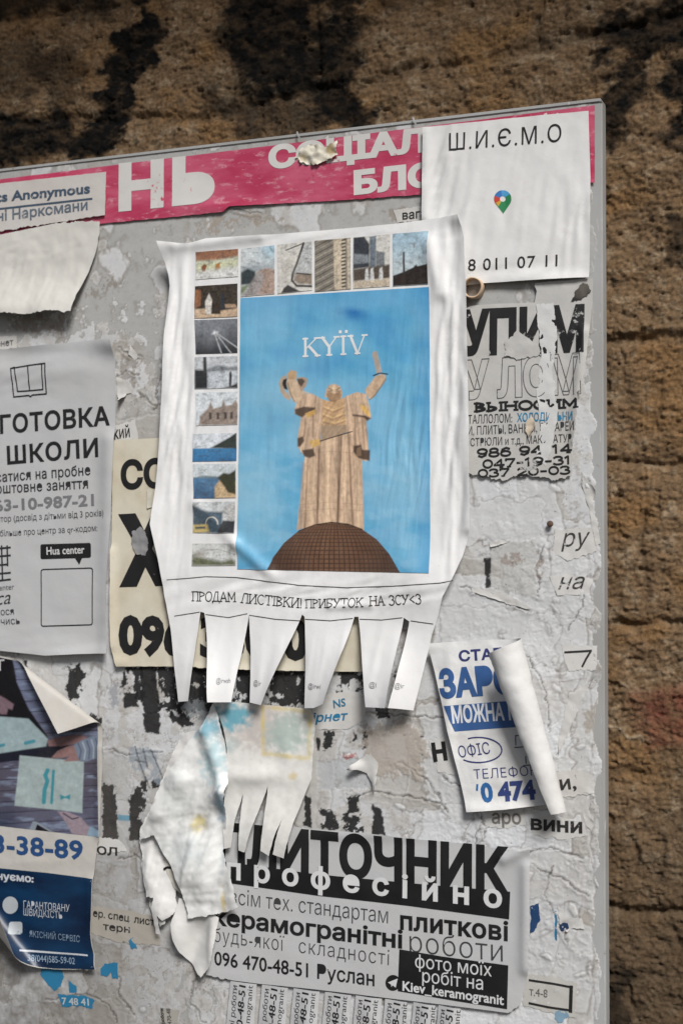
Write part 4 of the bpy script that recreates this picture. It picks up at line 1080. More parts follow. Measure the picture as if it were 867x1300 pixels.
    folds(T([(300, 290), (250, 262), (180, 255), (150, 340), (150, 368), (185, 390), (163, 505), (165, 552), (190, 590), (215, 612), (255, 608), (290, 545), (290, 515), (300, 440)]), 4.5, .30, 35, .12)
    folds(T([(425, 275), (490, 250), (540, 262), (562, 330), (570, 395), (545, 410), (553, 560), (560, 622), (540, 632), (490, 615), (468, 575), (460, 480), (430, 470)]), 4.5, .30, 37, -.1)
    folds(T([(300, 290), (340, 300), (425, 280), (432, 470), (296, 515)]), 7, .16, 39, .8)
    # undersides of the sleeves and hems
    cv.poly(T([(150, 345), (200, 330), (262, 336), (262, 352), (225, 362), (190, 390), (152, 372)]), (66, 50, 42), 2.2, .92); cv.poly(T([(205, 368), (262, 345), (262, 372), (222, 392)]), (206, 164, 96)); cv.poly(T([(163, 505), (196, 492), (200, 520), (180, 550), (164, 550)]), (66, 50, 42), 2.2, .92)
    cv.poly(T([(190, 570), (250, 560), (262, 600), (230, 614), (200, 602)]), (66, 50, 42), 2.2, .92); cv.poly(T([(225, 520), (285, 508), (290, 540), (250, 556)]), (216, 176, 108)); cv.poly(T([(470, 545), (515, 540), (520, 566), (562, 570), (560, 628), (500, 616), (470, 580)]), (66, 50, 42), 2.2, .92)
    cv.poly(T([(490, 560), (512, 548), (516, 600), (486, 604)]), (150, 122, 96), 1, .6); cv.poly(T([(466, 372), (540, 380), (570, 395), (548, 410), (530, 392), (468, 382)]), (66, 50, 42), 2.2, .92); cv.poly(T([(505, 318), (540, 330), (566, 378), (552, 384), (520, 350)]), (222, 180, 104), 1.4)
    for a in ([(208, 400), (200, 490)], [(250, 380), (250, 500)], [(480, 385), (484, 540)], [(520, 395), (532, 560)]): cv.line(T(a), 2.2, SH, 2, .6)
    # raised arms with open hands, head thrown back
    cv.poly(T([(250, 262), (205, 255), (178, 300), (150, 310), (122, 272), (104, 200), (112, 176), (150, 172), (172, 205), (188, 240)]), (206, 180, 152), 1.4, tex=.12)
    cv.poly(T([(112, 180), (108, 150), (120, 140), (130, 128), (142, 134), (152, 132), (162, 142), (160, 170), (150, 182)]), (190, 158, 122)); cv.line(T([(112, 200), (128, 262), (150, 304)]), 1.2, SH, 1.4, .8)
    cv.poly(T([(62, 200), (76, 170), (104, 156), (108, 180), (90, 205), (96, 240), (122, 270), (126, 300), (92, 280), (70, 245)]), (182, 162, 142)); cv.poly(T([(160, 170), (200, 168), (222, 180), (214, 215), (186, 250), (170, 215)]), (176, 152, 132)); cv.poly(T([(88, 182), (108, 176), (104, 205), (112, 240), (92, 232), (82, 205)]), DK, 1.5); cv.poly(T([(162, 178), (190, 176), (206, 190), (186, 222), (170, 205)]), DK, 1.5, .85)
    cv.poly(T([(540, 262), (536, 236), (566, 200), (590, 165), (628, 150), (650, 160), (648, 186), (622, 222), (588, 272), (562, 292)]), (200, 172, 144), 1.4, tex=.12); cv.line(T([(648, 180), (622, 222), (586, 272), (562, 292)]), 1.6, SH, 1.5, .8); cv.line(T([(582, 160), (616, 146), (660, 152)]), 1.6, DK)
    cv.poly(T([(598, 148), (588, 96), (574, 40), (586, 24), (602, 28), (612, 66), (628, 140)]), (178, 164, 152), 1.4)
    cv.poly(T([(330, 285), (332, 262), (392, 262), (398, 285), (370, 304), (345, 302)]), (150, 118, 90)); cv.poly(T([(314, 280), (318, 246), (334, 214), (366, 204), (398, 218), (412, 254), (408, 284), (378, 270), (350, 270), (332, 278)]), ST)
    cv.poly(T([(322, 262), (342, 250), (366, 258), (392, 250), (406, 264), (398, 290), (366, 300), (336, 290)]), (164, 132, 102), 1.3, tex=.15); cv.line(T([(334, 248), (352, 243), (366, 246), (380, 243), (398, 248)]), 1.6, SH, 1.8, .8); cv.poly(T([(356, 238), (376, 238), (372, 258), (360, 258)]), HI, 1.8, .8); cv.line(T([(336, 228), (352, 238), (380, 236), (396, 228)]), 1.0, SH); cv.poly(T([(352, 232), (366, 208), (380, 232), (366, 242)]), HI, 1.2)
    # dome under the figure
    c0 = np.array(T([(0, 1236), (30, 1160), (90, 1080), (170, 1015), (260, 980), (350, 966), (440, 976), (520, 1005), (600, 1060), (670, 1140), (735, 1246)]))
    cv.poly([tuple(q) for q in c0], (104, 76, 60))
    cxm, cyb, rx, ry = 340 + 366 / 4.333, 727.0, 87, 65
    ux = (cv.x - cxm) / rx; uy = np.clip((cyb - cv.y) / ry, 0, 1)
    ins = np.clip(0.5 + poly_sd(cv.x, cv.y, c0), 0, 1)
    lon = ux / np.sqrt(np.clip(1 - (0.93 * uy) ** 2, .04, 1)); gl = np.abs(((np.arcsin(np.clip(lon, -1, 1)) * 13) % 1) - .5); gt = np.abs(((np.arcsin(uy * .97) * 11.5) % 1) - .5)
    cv.put(ins * (sstep(.36, .46, np.maximum(gl, gt))) * .75, (52, 38, 34)); cv.put(ins * sstep(.2, .9, np.abs(ux) - .3 * uy) * .45, (46, 36, 34)); cv.put(ins * np.exp(-((ux + .1) / .4) ** 2) * .18 * (np.maximum(gl, gt) < .36), (164, 124, 92))
    cv.line([tuple(q) for q in c0[3:8]], 1.1, DK)
    stone = np.clip((cv.c[..., 0] - cv.c[..., 2]) * 6, 0, 1)                      # the stone of the figure: grain, courses and weathering
    cv.c *= (1 + stone * (.13 * fbm(cv.x / 3.2, cv.y / 7, 4, 21, .6) + .12 * fbm(cv.x / 11, cv.y / 16, 3, 25)))[..., None]
    cv.c = np.clip(cv.c, .004, 1); cv.noise(.03, 3, 9, 3)
    return cv.build(kp, 'statue_picture', .34, label='blue printed picture of a robed stone statue on a brown dome')
photo_statue()
slab(kp, 'KYЇV', (384, 453), (466, 448.5), 23, (232, 234, 236), w=.12, serif=.30, off=.50, wear=.05, label='white word in serif capitals')

TH = {}
def thumb(quad, base, fn):
    cv = Canvas(quad, 0.8, base)
    L = lambda *pts: cv.uv(pts)
    cp = cv.poly; cv.poly = lambda pts, col, soft=1.0, alpha=1.0, tex=.22, tscale=2.6, seed=0: cp(pts, col, soft * 1.7, alpha, tex, tscale, seed + len(TH))
    fn(cv, L)
    cv.noise(.17, 3.0, len(TH) + 210, 3); cv.noise(.20, 9, len(TH) + 220, 3); cv.put(np.clip(.6 * fbm(cv.x / 9, cv.y / 6, 4, 140 + len(TH), .6) - .12, 0, .4), (70, 68, 68))
    TH[len(TH)] = cv.build(kp, 'small_picture', .34)
def t1(cv, L):
    cv.poly(L((0, 0), (1, -.05), (1, .28), (.5, .36), (0, .34)), (150, 108, 84), 1.2); cv.poly(L((0, .36), (.5, .38), (1, .3), (1, .62), (0, .72)), (206, 208, 178), 4); cv.poly(L((.13, .55), (.2, .46), (.26, .5), (.22, .74), (.15, .72)), (134, 84, 54), 1); cv.poly(L((.46, .5), (.58, .44), (.56, .66), (.46, .72)), (170, 124, 70), 1); cv.poly(L((0, .8), (1, .7), (1, 1), (0, 1)), (222, 222, 220), 6)
def t2(cv, L):
    cv.noise(.6, 3, 231); cv.poly(L((0, .1), (.14, .12), (.14, .6), (0, .7)), (140, 96, 66)); cv.poly(L((0, .72), (.3, .7), (.6, .8), (1, .74), (1, 1), (0, 1)), (204, 178, 150), 1.5); cv.poly(L((.24, .5), (.33, .24), (.4, .45), (.4, .9), (.26, .88)), (212, 208, 200)); cv.poly(L((.4, .55), (.6, .6), (.6, .9), (.38, .88)), (60, 48, 40)); cv.poly(L((.62, .3), (.68, .28), (.7, .76), (.62, .76)), (50, 56, 66)); cv.poly(L((.7, .6), (.95, .62), (.98, .72), (.72, .72)), (176, 148, 122))
def t3(cv, L):
    cv.put(np.clip(.75 - cv.u * .1 - cv.v * .75, 0, 1), (150, 154, 162)); cv.put(np.exp(-((cv.u - .45) / .3) ** 2 - ((cv.v - .35) / .4) ** 2) * .5, (140, 144, 150))
    for a, b in (((.45, .4), (.62, 1)), ((.48, .4), (.85, 1)), ((.5, .4), (1, .85))): cv.line(L(a, b), 1.1, (214, 216, 220), 1.6, .8)
    cv.poly(L((.4, .42), (.46, .34), (.53, .38), (.5, .46)), (222, 224, 228), 2)
def t4(cv, L):
    cv.poly(L((0, .4), (.3, .42), (.32, 1), (0, 1)), (40, 42, 46), 2); cv.poly(L((.2, 0), (.27, 0), (.28, .5), (.2, .5)), (54, 56, 58)); cv.poly(L((.3, .36), (.55, .26), (.8, .34), (1, .3), (1, .46), (.3, .48)), (132, 136, 140), 2, tex=.2); cv.poly(L((.3, .48), (1, .46), (1, 1), (.3, 1)), (196, 202, 208), 2); cv.poly(L((.81, .52), (.85, .46), (.87, .6), (.85, .95), (.8, .95)), (44, 46, 50)); cv.poly(L((.66, 1), (.85, .92), (1, .84), (1, 1)), (52, 52, 54), 1.5)
def t5(cv, L):
    cv.poly(L((.06, 1), (.1, .72), (.3, .48), (.36, .3), (.44, .5), (.62, .44), (.66, .22), (.72, .42), (.86, .4), (.95, .24), (1, .36), (1, 1)), (150, 136, 126), 1.4, tex=.22, tscale=2.5)
    for a in (.32, .5, .68, .82): cv.poly(L((a, .62), (a + .06, .62), (a + .06, .82), (a, .82)), (72, 66, 62))
def t6(cv, L):
    cv.put(sstep(.5, .56, cv.v), (70, 130, 176)); cv.put(sstep(.55, 1, cv.v) * .5, (48, 100, 150)); cv.poly(L((.4, .52), (.62, .34), (.85, .14), (1, -.02), (1, .56)), (52, 60, 56), 1.2)
def t7(cv, L):
    cv.put(sstep(.36, .42, cv.v), (84, 124, 160)); cv.put(sstep(.5, 1, cv.v) * .7, (44, 76, 110)); cv.poly(L((0, .4), (.2, .34), (.5, .36), (.6, .42)), (110, 130, 140), 1.5); cv.poly(L((.5, 1), (.5, .66), (.62, .46), (1, .5), (1, 1)), (206, 178, 140), 1.5, tex=.15); cv.poly(L((.56, .4), (.7, .26), (.84, .3), (1, .18), (1, .9), (.82, .84), (.7, .62)), (56, 58, 40), 1.6, tex=.3)
def t8(cv, L):
    cv.poly(L((0, .1), (.3, .3), (.7, .34), (.72, 1), (0, 1)), (74, 92, 106), 2, tex=.25); cv.poly(L((.72, .2), (1, 0), (1, .62), (.74, .6)), (190, 190, 188), 1.2); cv.poly(L((.72, .6), (1, .62), (1, 1), (.6, 1)), (52, 54, 58), 1.4, tex=.3)
    cv.line([(cv.q[0][0] + 24 + 8 * math.cos(R(a)), cv.q[0][1] + 28 + 9 * math.sin(R(a))) for a in range(180, 361, 20)], 1.4, (206, 202, 190)); cv.poly(L((0, .74), (.36, .72), (.4, .96), (0, 1)), (200, 178, 116), 1.5); cv.poly(L((.05, .8), (.3, .79), (.3, .86), (.05, .88)), (80, 86, 92))
def t9(cv, L):
    cv.poly(L((0, .55), (.2, .6), (.4, .72), (.7, .82), (.9, .7), (1, .8), (1, 1), (0, 1)), (104, 108, 84), 3, tex=.35); cv.poly(L((.02, .4), (.16, .3), (.3, .4), (.3, .6), (.05, .62)), (156, 152, 142), 3, .7, .3); cv.line(L((.25, .3), (.6, .26), (1, .5)), .7, (150, 152, 152))
def u1(cv, L):
    cv.put(sstep(.5, 0, cv.v) * sstep(.3, 1, cv.u) * .7, (150, 196, 218)); cv.poly(L((0, .36), (.5, .34), (1, .4), (1, .55), (0, .55)), (150, 160, 166), 4, .8); cv.poly(L((0, .5), (.2, .42), (.42, .5), (.5, .68), (.3, .76), (0, .76)), (52, 62, 66), 2, tex=.3); cv.poly(L((.5, .5), (.75, .45), (1, .5), (1, 1), (.3, 1)), (176, 152, 140), 1.5, tex=.2); cv.poly(L((.5, .52), (.68, .56), (.66, .75), (.56, .9), (.5, 1), (0, 1), (.2, .84)), (156, 150, 148), 2); cv.poly(L((0, .78), (.25, .77), (.1, .92), (0, .95)), (120, 132, 104), 2)
def u2(cv, L):
    cv.poly(L((.75, .02), (1, 0), (1, .86), (.55, .8), (.45, .66), (.58, .4)), (188, 190, 190), 1.2); cv.line(L((.76, .02), (.56, .42), (.44, .62), (.42, .76), (.56, .88), (1, .92)), 2.6, (40, 38, 38), 1.4); cv.poly(L((.5, .62), (1, .66), (1, .88), (.6, .84), (.48, .76)), (146, 132, 118), 1.6); cv.line(L((.56, .62), (.96, .68)), 1.6, (40, 40, 40)); cv.line(L((.25, .13), (.72, .03)), 1.4, (60, 60, 60)); cv.poly(L((.18, .9), (.3, .84), (.66, 1), (.1, 1)), (58, 58, 60)); cv.poly(L((.1, .3), (.6, .2), (.4, .6), (.1, .8)), (202, 198, 190), 5, .7, .1)
def u3(cv, L):
    for k in range(-6, 22): cv.line(L((0, .05 + k * .075), (.56, -.13 + k * .075)), 1.1, (66, 62, 56) if k % 2 else (176, 168, 154), .8, .85)
    cv.poly(L((.52, 0), (.85, 0), (.85, 1), (.54, 1)), (204, 190, 168), 1.2)
    for k in range(14): cv.poly(L((.74, .02 + k * .07), (.86, .01 + k * .07), (.86, .045 + k * .07), (.74, .05 + k * .07)), (60, 56, 52), .8)
    cv.poly(L((.9, 0), (1, 0), (1, 1), (.9, 1)), (196, 184, 166), 1)
def u4(cv, L):
    cv.poly(L((0, 0), (.3, 0), (.44, .16), (.44, .6), (0, .62)), (56, 60, 66), 1.2, tex=.35); cv.poly(L((0, .32), (.4, .36), (.44, .52), (0, .52)), (130, 136, 142), 1.4); cv.poly(L((.44, .02), (.62, 0), (.62, .6), (.46, .62)), (112, 122, 132), 1, tex=.3); cv.poly(L((.62, .3), (.85, .34), (.86, .62), (.62, .62)), (120, 124, 128), 1.2, tex=.35); cv.poly(L((0, .62), (1, .58), (1, .85), (0, .86)), (84, 74, 66), 2, tex=.4); cv.poly(L((0, .86), (1, .84), (1, 1), (0, 1)), (198, 184, 164), 1.4)
    for a in (.34, .48, .72): cv.poly(L((a, .64), (a + .07, .62), (a + .1, .86), (a - .02, .86)), (208, 208, 206), 1)
def u5(cv, L):
    cv.put(sstep(.0, .8, cv.v) * .5, (214, 214, 208)); cv.poly(L((0, .8), (.3, .74), (.6, .66), (1, .62), (1, 1), (0, 1)), (46, 38, 34), 1); cv.poly(L((.28, .36), (.33, .36), (.34, .78), (.28, .78)), (60, 48, 44), .9); cv.poly(L((.6, .64), (.68, .62), (.7, .68), (.6, .7)), (40, 34, 32)); cv.poly(L((.58, .23), (.62, .22), (.62, .29), (.59, .3)), (150, 120, 104))
P9 = [([(249, 320), (303, 316), (303, 351), (249, 355)], (196, 198, 190), t1), ([(248, 363.5), (302, 360), (302, 402), (248, 404.5)], (64, 56, 48), t2), ([(248, 406.5), (302, 404.5), (302, 448), (249, 449.5)], (48, 50, 54), t3),
      ([(248, 453.5), (302, 452), (302, 492.5), (248, 494)], (196, 200, 204), t4), ([(249, 498.5), (302, 497), (302, 539), (250, 540.5)], (214, 220, 224), t5), ([(246, 551), (301, 549.5), (300.5, 585), (245.5, 586)], (216, 222, 228), t6),
      ([(246, 589.5), (300, 588.5), (299.5, 632), (246.5, 633)], (204, 212, 216), t7), ([(246, 637.5), (299, 636.5), (298.5, 677), (245, 676.5)], (196, 200, 202), t8), ([(245, 690), (300, 690), (299.5, 718), (244, 718.5)], (206, 208, 206), t9),
      ([(306.5, 316), (349, 311.5), (349, 373), (306, 377)], (204, 210, 212), u1), ([(353, 311), (396.5, 306.5), (396.5, 368.5), (352.5, 373)], (214, 212, 206), u2), ([(400, 306), (445, 301.5), (446, 367), (400, 370.5)], (132, 126, 116), u3),
      ([(448.5, 301.5), (495.5, 297.5), (495, 363.5), (448.5, 366.5)], (212, 210, 204), u4), ([(499, 297), (544, 293.5), (544, 361), (499, 363.5)], (166, 194, 210), u5)]
for q, b_, f_ in P9: thumb(q, b_, f_)
KU = lin((222, 222, 222))
strokes(kp, [[(213, 736), (240, 734), (262, 732), (300, 733), (340, 738), (380, 743), (440, 746), (500, 744), (560, 740), (576, 737)]], 1.0, (70, 70, 72), name='rule_line')
strokes(kp, [[(222, 782), (254, 777)], [(262, 780), (290, 784), (314, 779)], [(317, 781), (350, 786), (381, 788)], [(388, 786), (420, 788), (448, 785)], [(457, 786), (485, 787), (511, 784)], [(522, 788), (550, 792)]], 1.0, (70, 70, 72), name='rule_line')
slab(kp, 'ПРОДАМ', (244, 763), (300, 764), 12, BLACK, w=.10, serif=.34, wear=.08, under=KU)
slab(kp, 'ЛИСТІВКИ!', (306, 765), (384, 772), 12, BLACK, w=.10, serif=.34, wear=.08, under=KU)
slab(kp, 'ПРИБУТОК', (388, 772), (462, 770), 11, BLACK, w=.10, serif=.34, wear=.2, under=KU)
slab(kp, 'НА ЗСУ<3', (470, 769), (537, 766), 12, BLACK, w=.10, serif=.34, wear=.08, under=KU)
GR = (120, 120, 122)
for s_, a, b in (('@irwsh', (281, 866), (298, 866)), ('@ir', (325, 869), (336, 870)), ('@irwi', (395, 873), (414, 873)), ('@i', (474, 871), (484, 871)), ('@ir', (506, 872), (516, 873))): text(kp, s_, a, b, 6, GR, cell=8)

# ------------------------------------------------------------------ curled flyer, right
M_ROLL = paper_mat('curled_paper', WHITE, dirt=(.46, .42, .36), dirt_amt=.32, bump=.4)
zf = Sheet('job_flyer', [(543, 817), (590, 813.5), (622, 812), (647, 812), (735, 797), (750, 1019), (711, 1033), (692, 1021.5), (640, 1027), (593, 1030.5)], 5.5, M_ROLL,
    'white flyer with blue headline whose right side rolls up into a tapering curl', 'flyer', seed=19, step=1.4, wr=(0.5, 18), lifts=[(570, 925, 8, 100, 2.0), (640, 1030, 60, 10, 3.5), (545, 816, 12, 14, 2)], creases=[(72, 8, .45, 690, 900, 60, 120), (20, 7, .4, 680, 940, 40, 90), (75, 10, .4, 590, 930, 40, 90)],
    curls=[Curl((646, 820), (710, 1034), (760, 900), .0112, .0060, R(262))])
ZB, ZD = (52, 92, 148), (48, 56, 112)
text(zf, 'СТАБІЛ', (583, 840), (664, 834.5), 13.5, ZD, bold=0.035, space=1.05)
text(zf, 'ЗАРО', (559, 887), (655, 881), 36, ZB, bold=0.05)
area(zf, [(564, 896), (600, 893.5), (668, 888), (675, 922), (625, 925), (577.5, 928.5)], ZB, 0.05, name='blue_band')
text(zf, 'МОЖНА ПР', (575, 918.5), (668, 913), 21.5, (224, 226, 230), bold=0.03, off=0.34)
strokes(zf, [circle(607, 952, 30, 16, 22, -115, 128)], 1.6, ZD, name='oval_outline')
text(zf, 'ОФІС', (583, 962), (622.5, 956.5), 14, ZD, bold=-0.002)
strokes(zf, [[(654, 934), (654.5, 946)], [(654, 934), (660, 933.5)], [(653, 949), (664, 948)], [(667, 960), (667.5, 969)], [(664, 972), (674, 971)]], 1.2, (60, 62, 80), name='small_print')
text(zf, 'ТЕЛЕФОН', (602, 989), (683, 984), 11.5, ZD, bold=-0.008, space=1.05)
strokes(zf, [[(606, 996), (605.5, 1003)]], 2.4, (44, 100, 160), name='phone_number')
text(zf, '0', (612, 1019), (627, 1018), 25, (44, 100, 160), bold=0.045)
text(zf, '474', (633, 1018), (681, 1015), 25, (48, 66, 126), bold=0.045)

# ------------------------------------------------------------------ tiler's flyer, bottom
pf = Sheet('tiler_flyer', [(252, 1040), (330, 1045), (400, 1052.5), (470, 1058), (525, 1065), (600, 1072), (645, 1080), (673, 1080), (672.5, 1150), (670.5, 1234), (660, 1276, 1), (645, 1286), (575, 1277), (500, 1268), (400, 1256), (330, 1249), (291, 1244, 2), (262, 1238, 2), (262, 1160)], 3.0, M_GREYP,
    'white tiler flyer with a thick black title and white words on black bars', 'flyer', seed=21, step=2.2, wr=(0.25, 34), lifts=[(640, 1090, 668, 1078, 8, 2.5), (668, 1100, 668, 1230, 8, 2.4), (470, 1060, 80, 8, 1.2)], creases=[(82, 12, .4, 655, 1170, 18, 80), (8, 10, .4, 300, 1235, 40, 14)])
PU = lin((184, 185, 186))
text(pf, 'ПЛИТОЧНИК', (277, 1098), (646, 1135), 52, (14, 14, 15), bold=0.045, wear=0.04, under=PU)
area(pf, [(270, 1091.5), (400, 1109.5), (520, 1121), (647.5, 1132), (646, 1167), (520, 1150), (400, 1136.5), (270, 1118)], (14, 14, 15), 0.04, off=0.26, name='black_bar')
PW = (214, 215, 216)
text(pf, 'професійно', (288, 1116), (637, 1153.5), 27, PW, bold=0.03, space=1.75, off=0.40, wear=0.04)
text(pf, 'всім тех. стандартам', (293, 1147), (492.5, 1172), 18, (60, 60, 62), bold=-0.01)
text(pf, 'плиткові', (508, 1180), (645, 1195), 23, (14, 14, 15), bold=0.03, space=1.05)
text(pf, 'керамогранітні', (272, 1174), (511, 1204.5), 21, (14, 14, 15), bold=0.028)
text(pf, 'роботи', (520, 1208), (638, 1220.5), 25, (60, 60, 62), bold=-0.012, space=1.05)
text(pf, 'будь-якої', (272, 1195), (361, 1207), 17, (60, 60, 62), bold=-0.012, space=1.08)
text(pf, 'складності', (379.5, 1209), (494, 1225), 17, (60, 60, 62), bold=-0.012, space=1.1)
text(pf, '096 470-48-51 Руслан', (272.5, 1225), (475.5, 1252), 17.5, (14, 14, 15), bold=0.012)
area(pf, [(507, 1205), (560, 1214), (645, 1225.5), (643.5, 1281), (575, 1270), (505, 1258)], (14, 14, 15), 0.04, off=0.26, name='black_box')
text(pf, 'фото моїх', (527, 1228), (624, 1239.5), 16, PW, bold=0.0, off=0.40, wear=0.04)
text(pf, 'робіт на', (536, 1246.5), (613, 1256.5), 16, PW, bold=0.0, off=0.40, wear=0.04)
text(pf, 'Kiev_keramogranit', (511, 1257.5), (639.5, 1276), 12.5, PW, bold=0.022, off=0.40, wear=0.04)
area(pf, circle(499, 1247.5, 9.5, 10), (14, 14, 15), 0.04, off=0.30, name='paper_plane_emblem'); area(pf, [(492.5, 1247), (505, 1242), (502.5, 1253.5), (498.5, 1250.5), (497, 1253), (496.5, 1249.5)], PW, 0.04, off=0.42, name='paper_plane_emblem')
for k, xx in enumerate((296, 336, 376, 416, 455, 492, 528, 560)):
    yt = 1245 + 0.115 * (xx - 293); w_ = 35 if k < 5 else 30
    tb = Sheet('pull_tab', [(xx - 3, yt), (xx + w_ - 5, yt + 4.2), (xx + w_ - 8, yt + 60), (xx + w_ - 10, 1345), (xx - 14, 1342), (xx - 9, yt + 60)], 2.6, M_GREYP, parent=pf, seed=30 + k, step=2.4, wr=(0.4, 16), lifts=[(xx + w_ * .5, 1320, 14, 50, 2.0 + (k * 37 % 5) * .5)], creases=[(82, 8, .6, xx + 14, 1290, 20, 60)])
    for s_, dx, cp, cc, bo, ln in (('гранітні роботи', 6, 7, (66, 66, 68), 0.0, 88), ('096 470-48-51', 17, 9.5, (20, 20, 22), 0.012, 100), ('Kiev_keramogranit', 25.5, 7, (66, 66, 68), 0.0, 100)):
        tb.obj  # lettering reads upwards along the tab
        o_ = text(tb, s_, (xx + dx - 6.5, yt + 6 + ln), (xx + dx, yt + 6), cp, cc, bold=bo, cell=6, res=2)
        # a tab's lettering is a sub-part of the flyer
# ------------------------------------------------------------------ stained, half torn sheets hanging over the tiler's flyer
CY, YE = (120, 178, 194), (206, 186, 112)
def stain_front(px, py):
    c = scrapcol((220, 219, 215), [(330, 920, 75, 45, (196, 186, 180), .75, .7), (296, 910, 30, 24, (104, 170, 188), .95, .7), (292, 945, 14, 16, (176, 198, 200), .5, .9), (364, 930, 36, 34, (172, 190, 184), .8, .6), (372, 985, 10, 6, (214, 192, 130), .6, .8)])(px, py)
    d = np.abs(poly_sd(px, py, [(334, 897), (394, 903), (392, 963), (334, 957)]) + .8 * fbm(px / 8, py / 8, 3, 44))
    a = np.exp(-(d / 2.6) ** 2) * (0.55 + .4 * fbm(px / 12, py / 12, 3, 45)); return c + (lin((212, 188, 96)) - c) * np.clip(a, 0, 1)[..., None]
Sheet('stained_sheet', [(271, 891), (300, 891.5), (340, 895), (396, 900), (400, 915), (399.5, 932, 1), (397, 960, 1), (396, 988), (389, 1005), (376, 1040), (362, 1089), (349, 1083.5), (356, 1055), (366, 1020), (374, 1003), (373, 999), (364, 1030), (352, 1060), (344, 1085.5), (334, 1078.5), (337, 1050), (340, 1010), (341, 997), (330, 1030), (320, 1058), (313, 1081), (305, 1078.5), (306.5, 1045), (309, 1008), (300, 1040), (295, 1075), (286, 1077), (284, 1040), (287, 990), (288, 950), (284, 925)], 6.0, M_ATTR,
    'off-white sheet with a yellow square stain and cut strips at its lower edge', 'paper sheet', seed=23, step=1.6, jit=0.35, wr=(0.5, 26), colf=stain_front, lifts=[(345, 1060, 60, 40, 5), (392, 900, 12, 8, 2), (320, 985, 50, 12, 2.5), (365, 955, 8, 20, 1)], creases=[(50, 9, .6, 372, 930, 24, 30), (80, 9, .5, 340, 1040, 60, 40)])
Sheet('crumpled_strips', [(232, 930), (250, 928), (236, 970), (226, 1005), (214, 1060), (216, 1090), (222, 1120), (226, 1152), (222, 1160), (209, 1168), (203, 1160), (205, 1186), (199, 1184), (196, 1152), (198, 1138), (188, 1138), (184, 1110), (181, 1085), (177, 1070), (178, 1052), (190, 1030), (200, 1005), (208, 985), (220, 955)], 4.0, paper_mat('strip_paper', lin((220, 219, 217)), dirt_amt=0.15),
    'ragged white paper strips sticking out on the left behind the crumpled sheet', 'paper strips', seed=24, step=1.4, jit=1.2, wr=(0.8, 16), lifts=[(206, 1150, 14, 30, 5), (190, 1110, 10, 30, 3)], creases=[(80, 6, 1.1, 200, 1100, 24, 80)])
Sheet('torn_strips', [(196, 1030), (214, 1040), (206, 1090), (214, 1120), (222, 1146), (226, 1158, 1), (214, 1150), (212, 1172), (206, 1176), (201, 1150), (194, 1160), (190, 1150), (191, 1120), (183, 1118), (180, 1100), (182, 1075), (186, 1050)], 2.6, paper_mat('grey_strip_paper', lin((196, 195, 191)), dirt_amt=0.3),
    'greyer torn paper strips lowest in the bundle, flat against the board', 'paper strips', seed=29, step=1.5, jit=1.2, wr=(0.5, 14), lifts=[(208, 1168, 10, 14, 3)], creases=[(78, 6, .7, 200, 1110, 20, 60)])
def stain_flap(px, py):
    return scrapcol((222, 223, 221), [(264, 925, 24, 18, (108, 162, 180), .9, .8), (272, 965, 22, 44, (160, 194, 202), .75, .8), (283, 1025, 11, 32, (112, 142, 160), .75, .9), (282, 1012, 16, 16, (110, 140, 158), .6, .8), (252, 1045, 15, 18, (208, 192, 122), .8, .9), (285, 1142, 5, 24, (214, 192, 120), .75, .8), (240, 1080, 40, 30, (192, 204, 206), .4, .9), (225, 1010, 25, 50, (196, 206, 206), .35, .9), (284, 1090, 6, 30, (170, 184, 192), .5, .9)])(px, py)
Sheet('crumpled_sheet', [(271, 893), (278, 915), (285, 940), (291, 975), (291, 1000), (288, 1020), (288, 1040), (286, 1060), (282, 1081), (288, 1095), (297, 1115), (300, 1135), (303, 1151), (290, 1157), (270, 1161), (240, 1166), (236, 1145), (232, 1130), (222, 1110), (215, 1095), (205, 1078), (196, 1060), (178, 1066), (182, 1050), (196, 1022), (199, 1008), (208, 990), (225, 965), (240, 940), (258, 920)], 8.5, M_ATTR,
    'crumpled white sheet with pale blue and yellow stains hanging in folds at lower left', 'paper sheet', seed=25, step=1.25, jit=1.3, wr=(1.3, 30), colf=stain_flap, lifts=[(284, 1010, 14, 16, 7), (230, 990, 205, 1030, 14, 4), (250, 1100, 24, 50, 5), (296, 1120, 10, 30, 4), (262, 930, 285, 1000, 9, 4), (255, 1050, 12, 16, -3), (280, 1060, 8, 34, -3)],
    creases=[(75, 9, 1.6, 250, 1080, 40, 90), (12, 9, .8, 240, 1040, 40, 40), (60, 9, 1.2, 265, 960, 24, 40), (10, 9, .7, 265, 1140, 40, 30), (40, 7, .6, 250, 1060, 60, 110), (6, 5, .28, 235, 1050, 50, 80), (80, 11, .9, 262, 1060, 40, 120)])
Sheet('curled_tail', [(228, 1140), (262, 1150), (278, 1165), (275, 1190), (268, 1226), (255, 1241), (250, 1236), (236, 1222), (227, 1208), (221, 1190), (219, 1172)], 7.0, paper_mat('tail_paper', lin((216, 215, 212)), dirt=lin((150, 140, 126)), dirt_amt=0.3),
    'curled white paper tail drooping at the left corner of the tiler flyer', 'paper scrap', seed=26, step=1.5, jit=1.0, wr=(0.5, 18), hf=lambda px, py: -5.0 * np.exp(-(((px - 248) + .35 * (py - 1195)) / 13.0) ** 2) * sstep(1150, 1190, py), lifts=[(222, 1185, 10, 30, 3), (270, 1200, 7, 40, 3)])
strokes_host = Sheet('torn_scrap', [(206, 1072), (214, 1078), (228, 1110), (234, 1138), (222, 1128), (212, 1108)], 5.2, paper_mat('cream_scrap', lin((206, 202, 190)), dirt_amt=0.2), 'cream paper corner with a black dash between the strips and the crumpled sheet', 'paper scrap', seed=27, step=1.5, wr=(.4, 12))
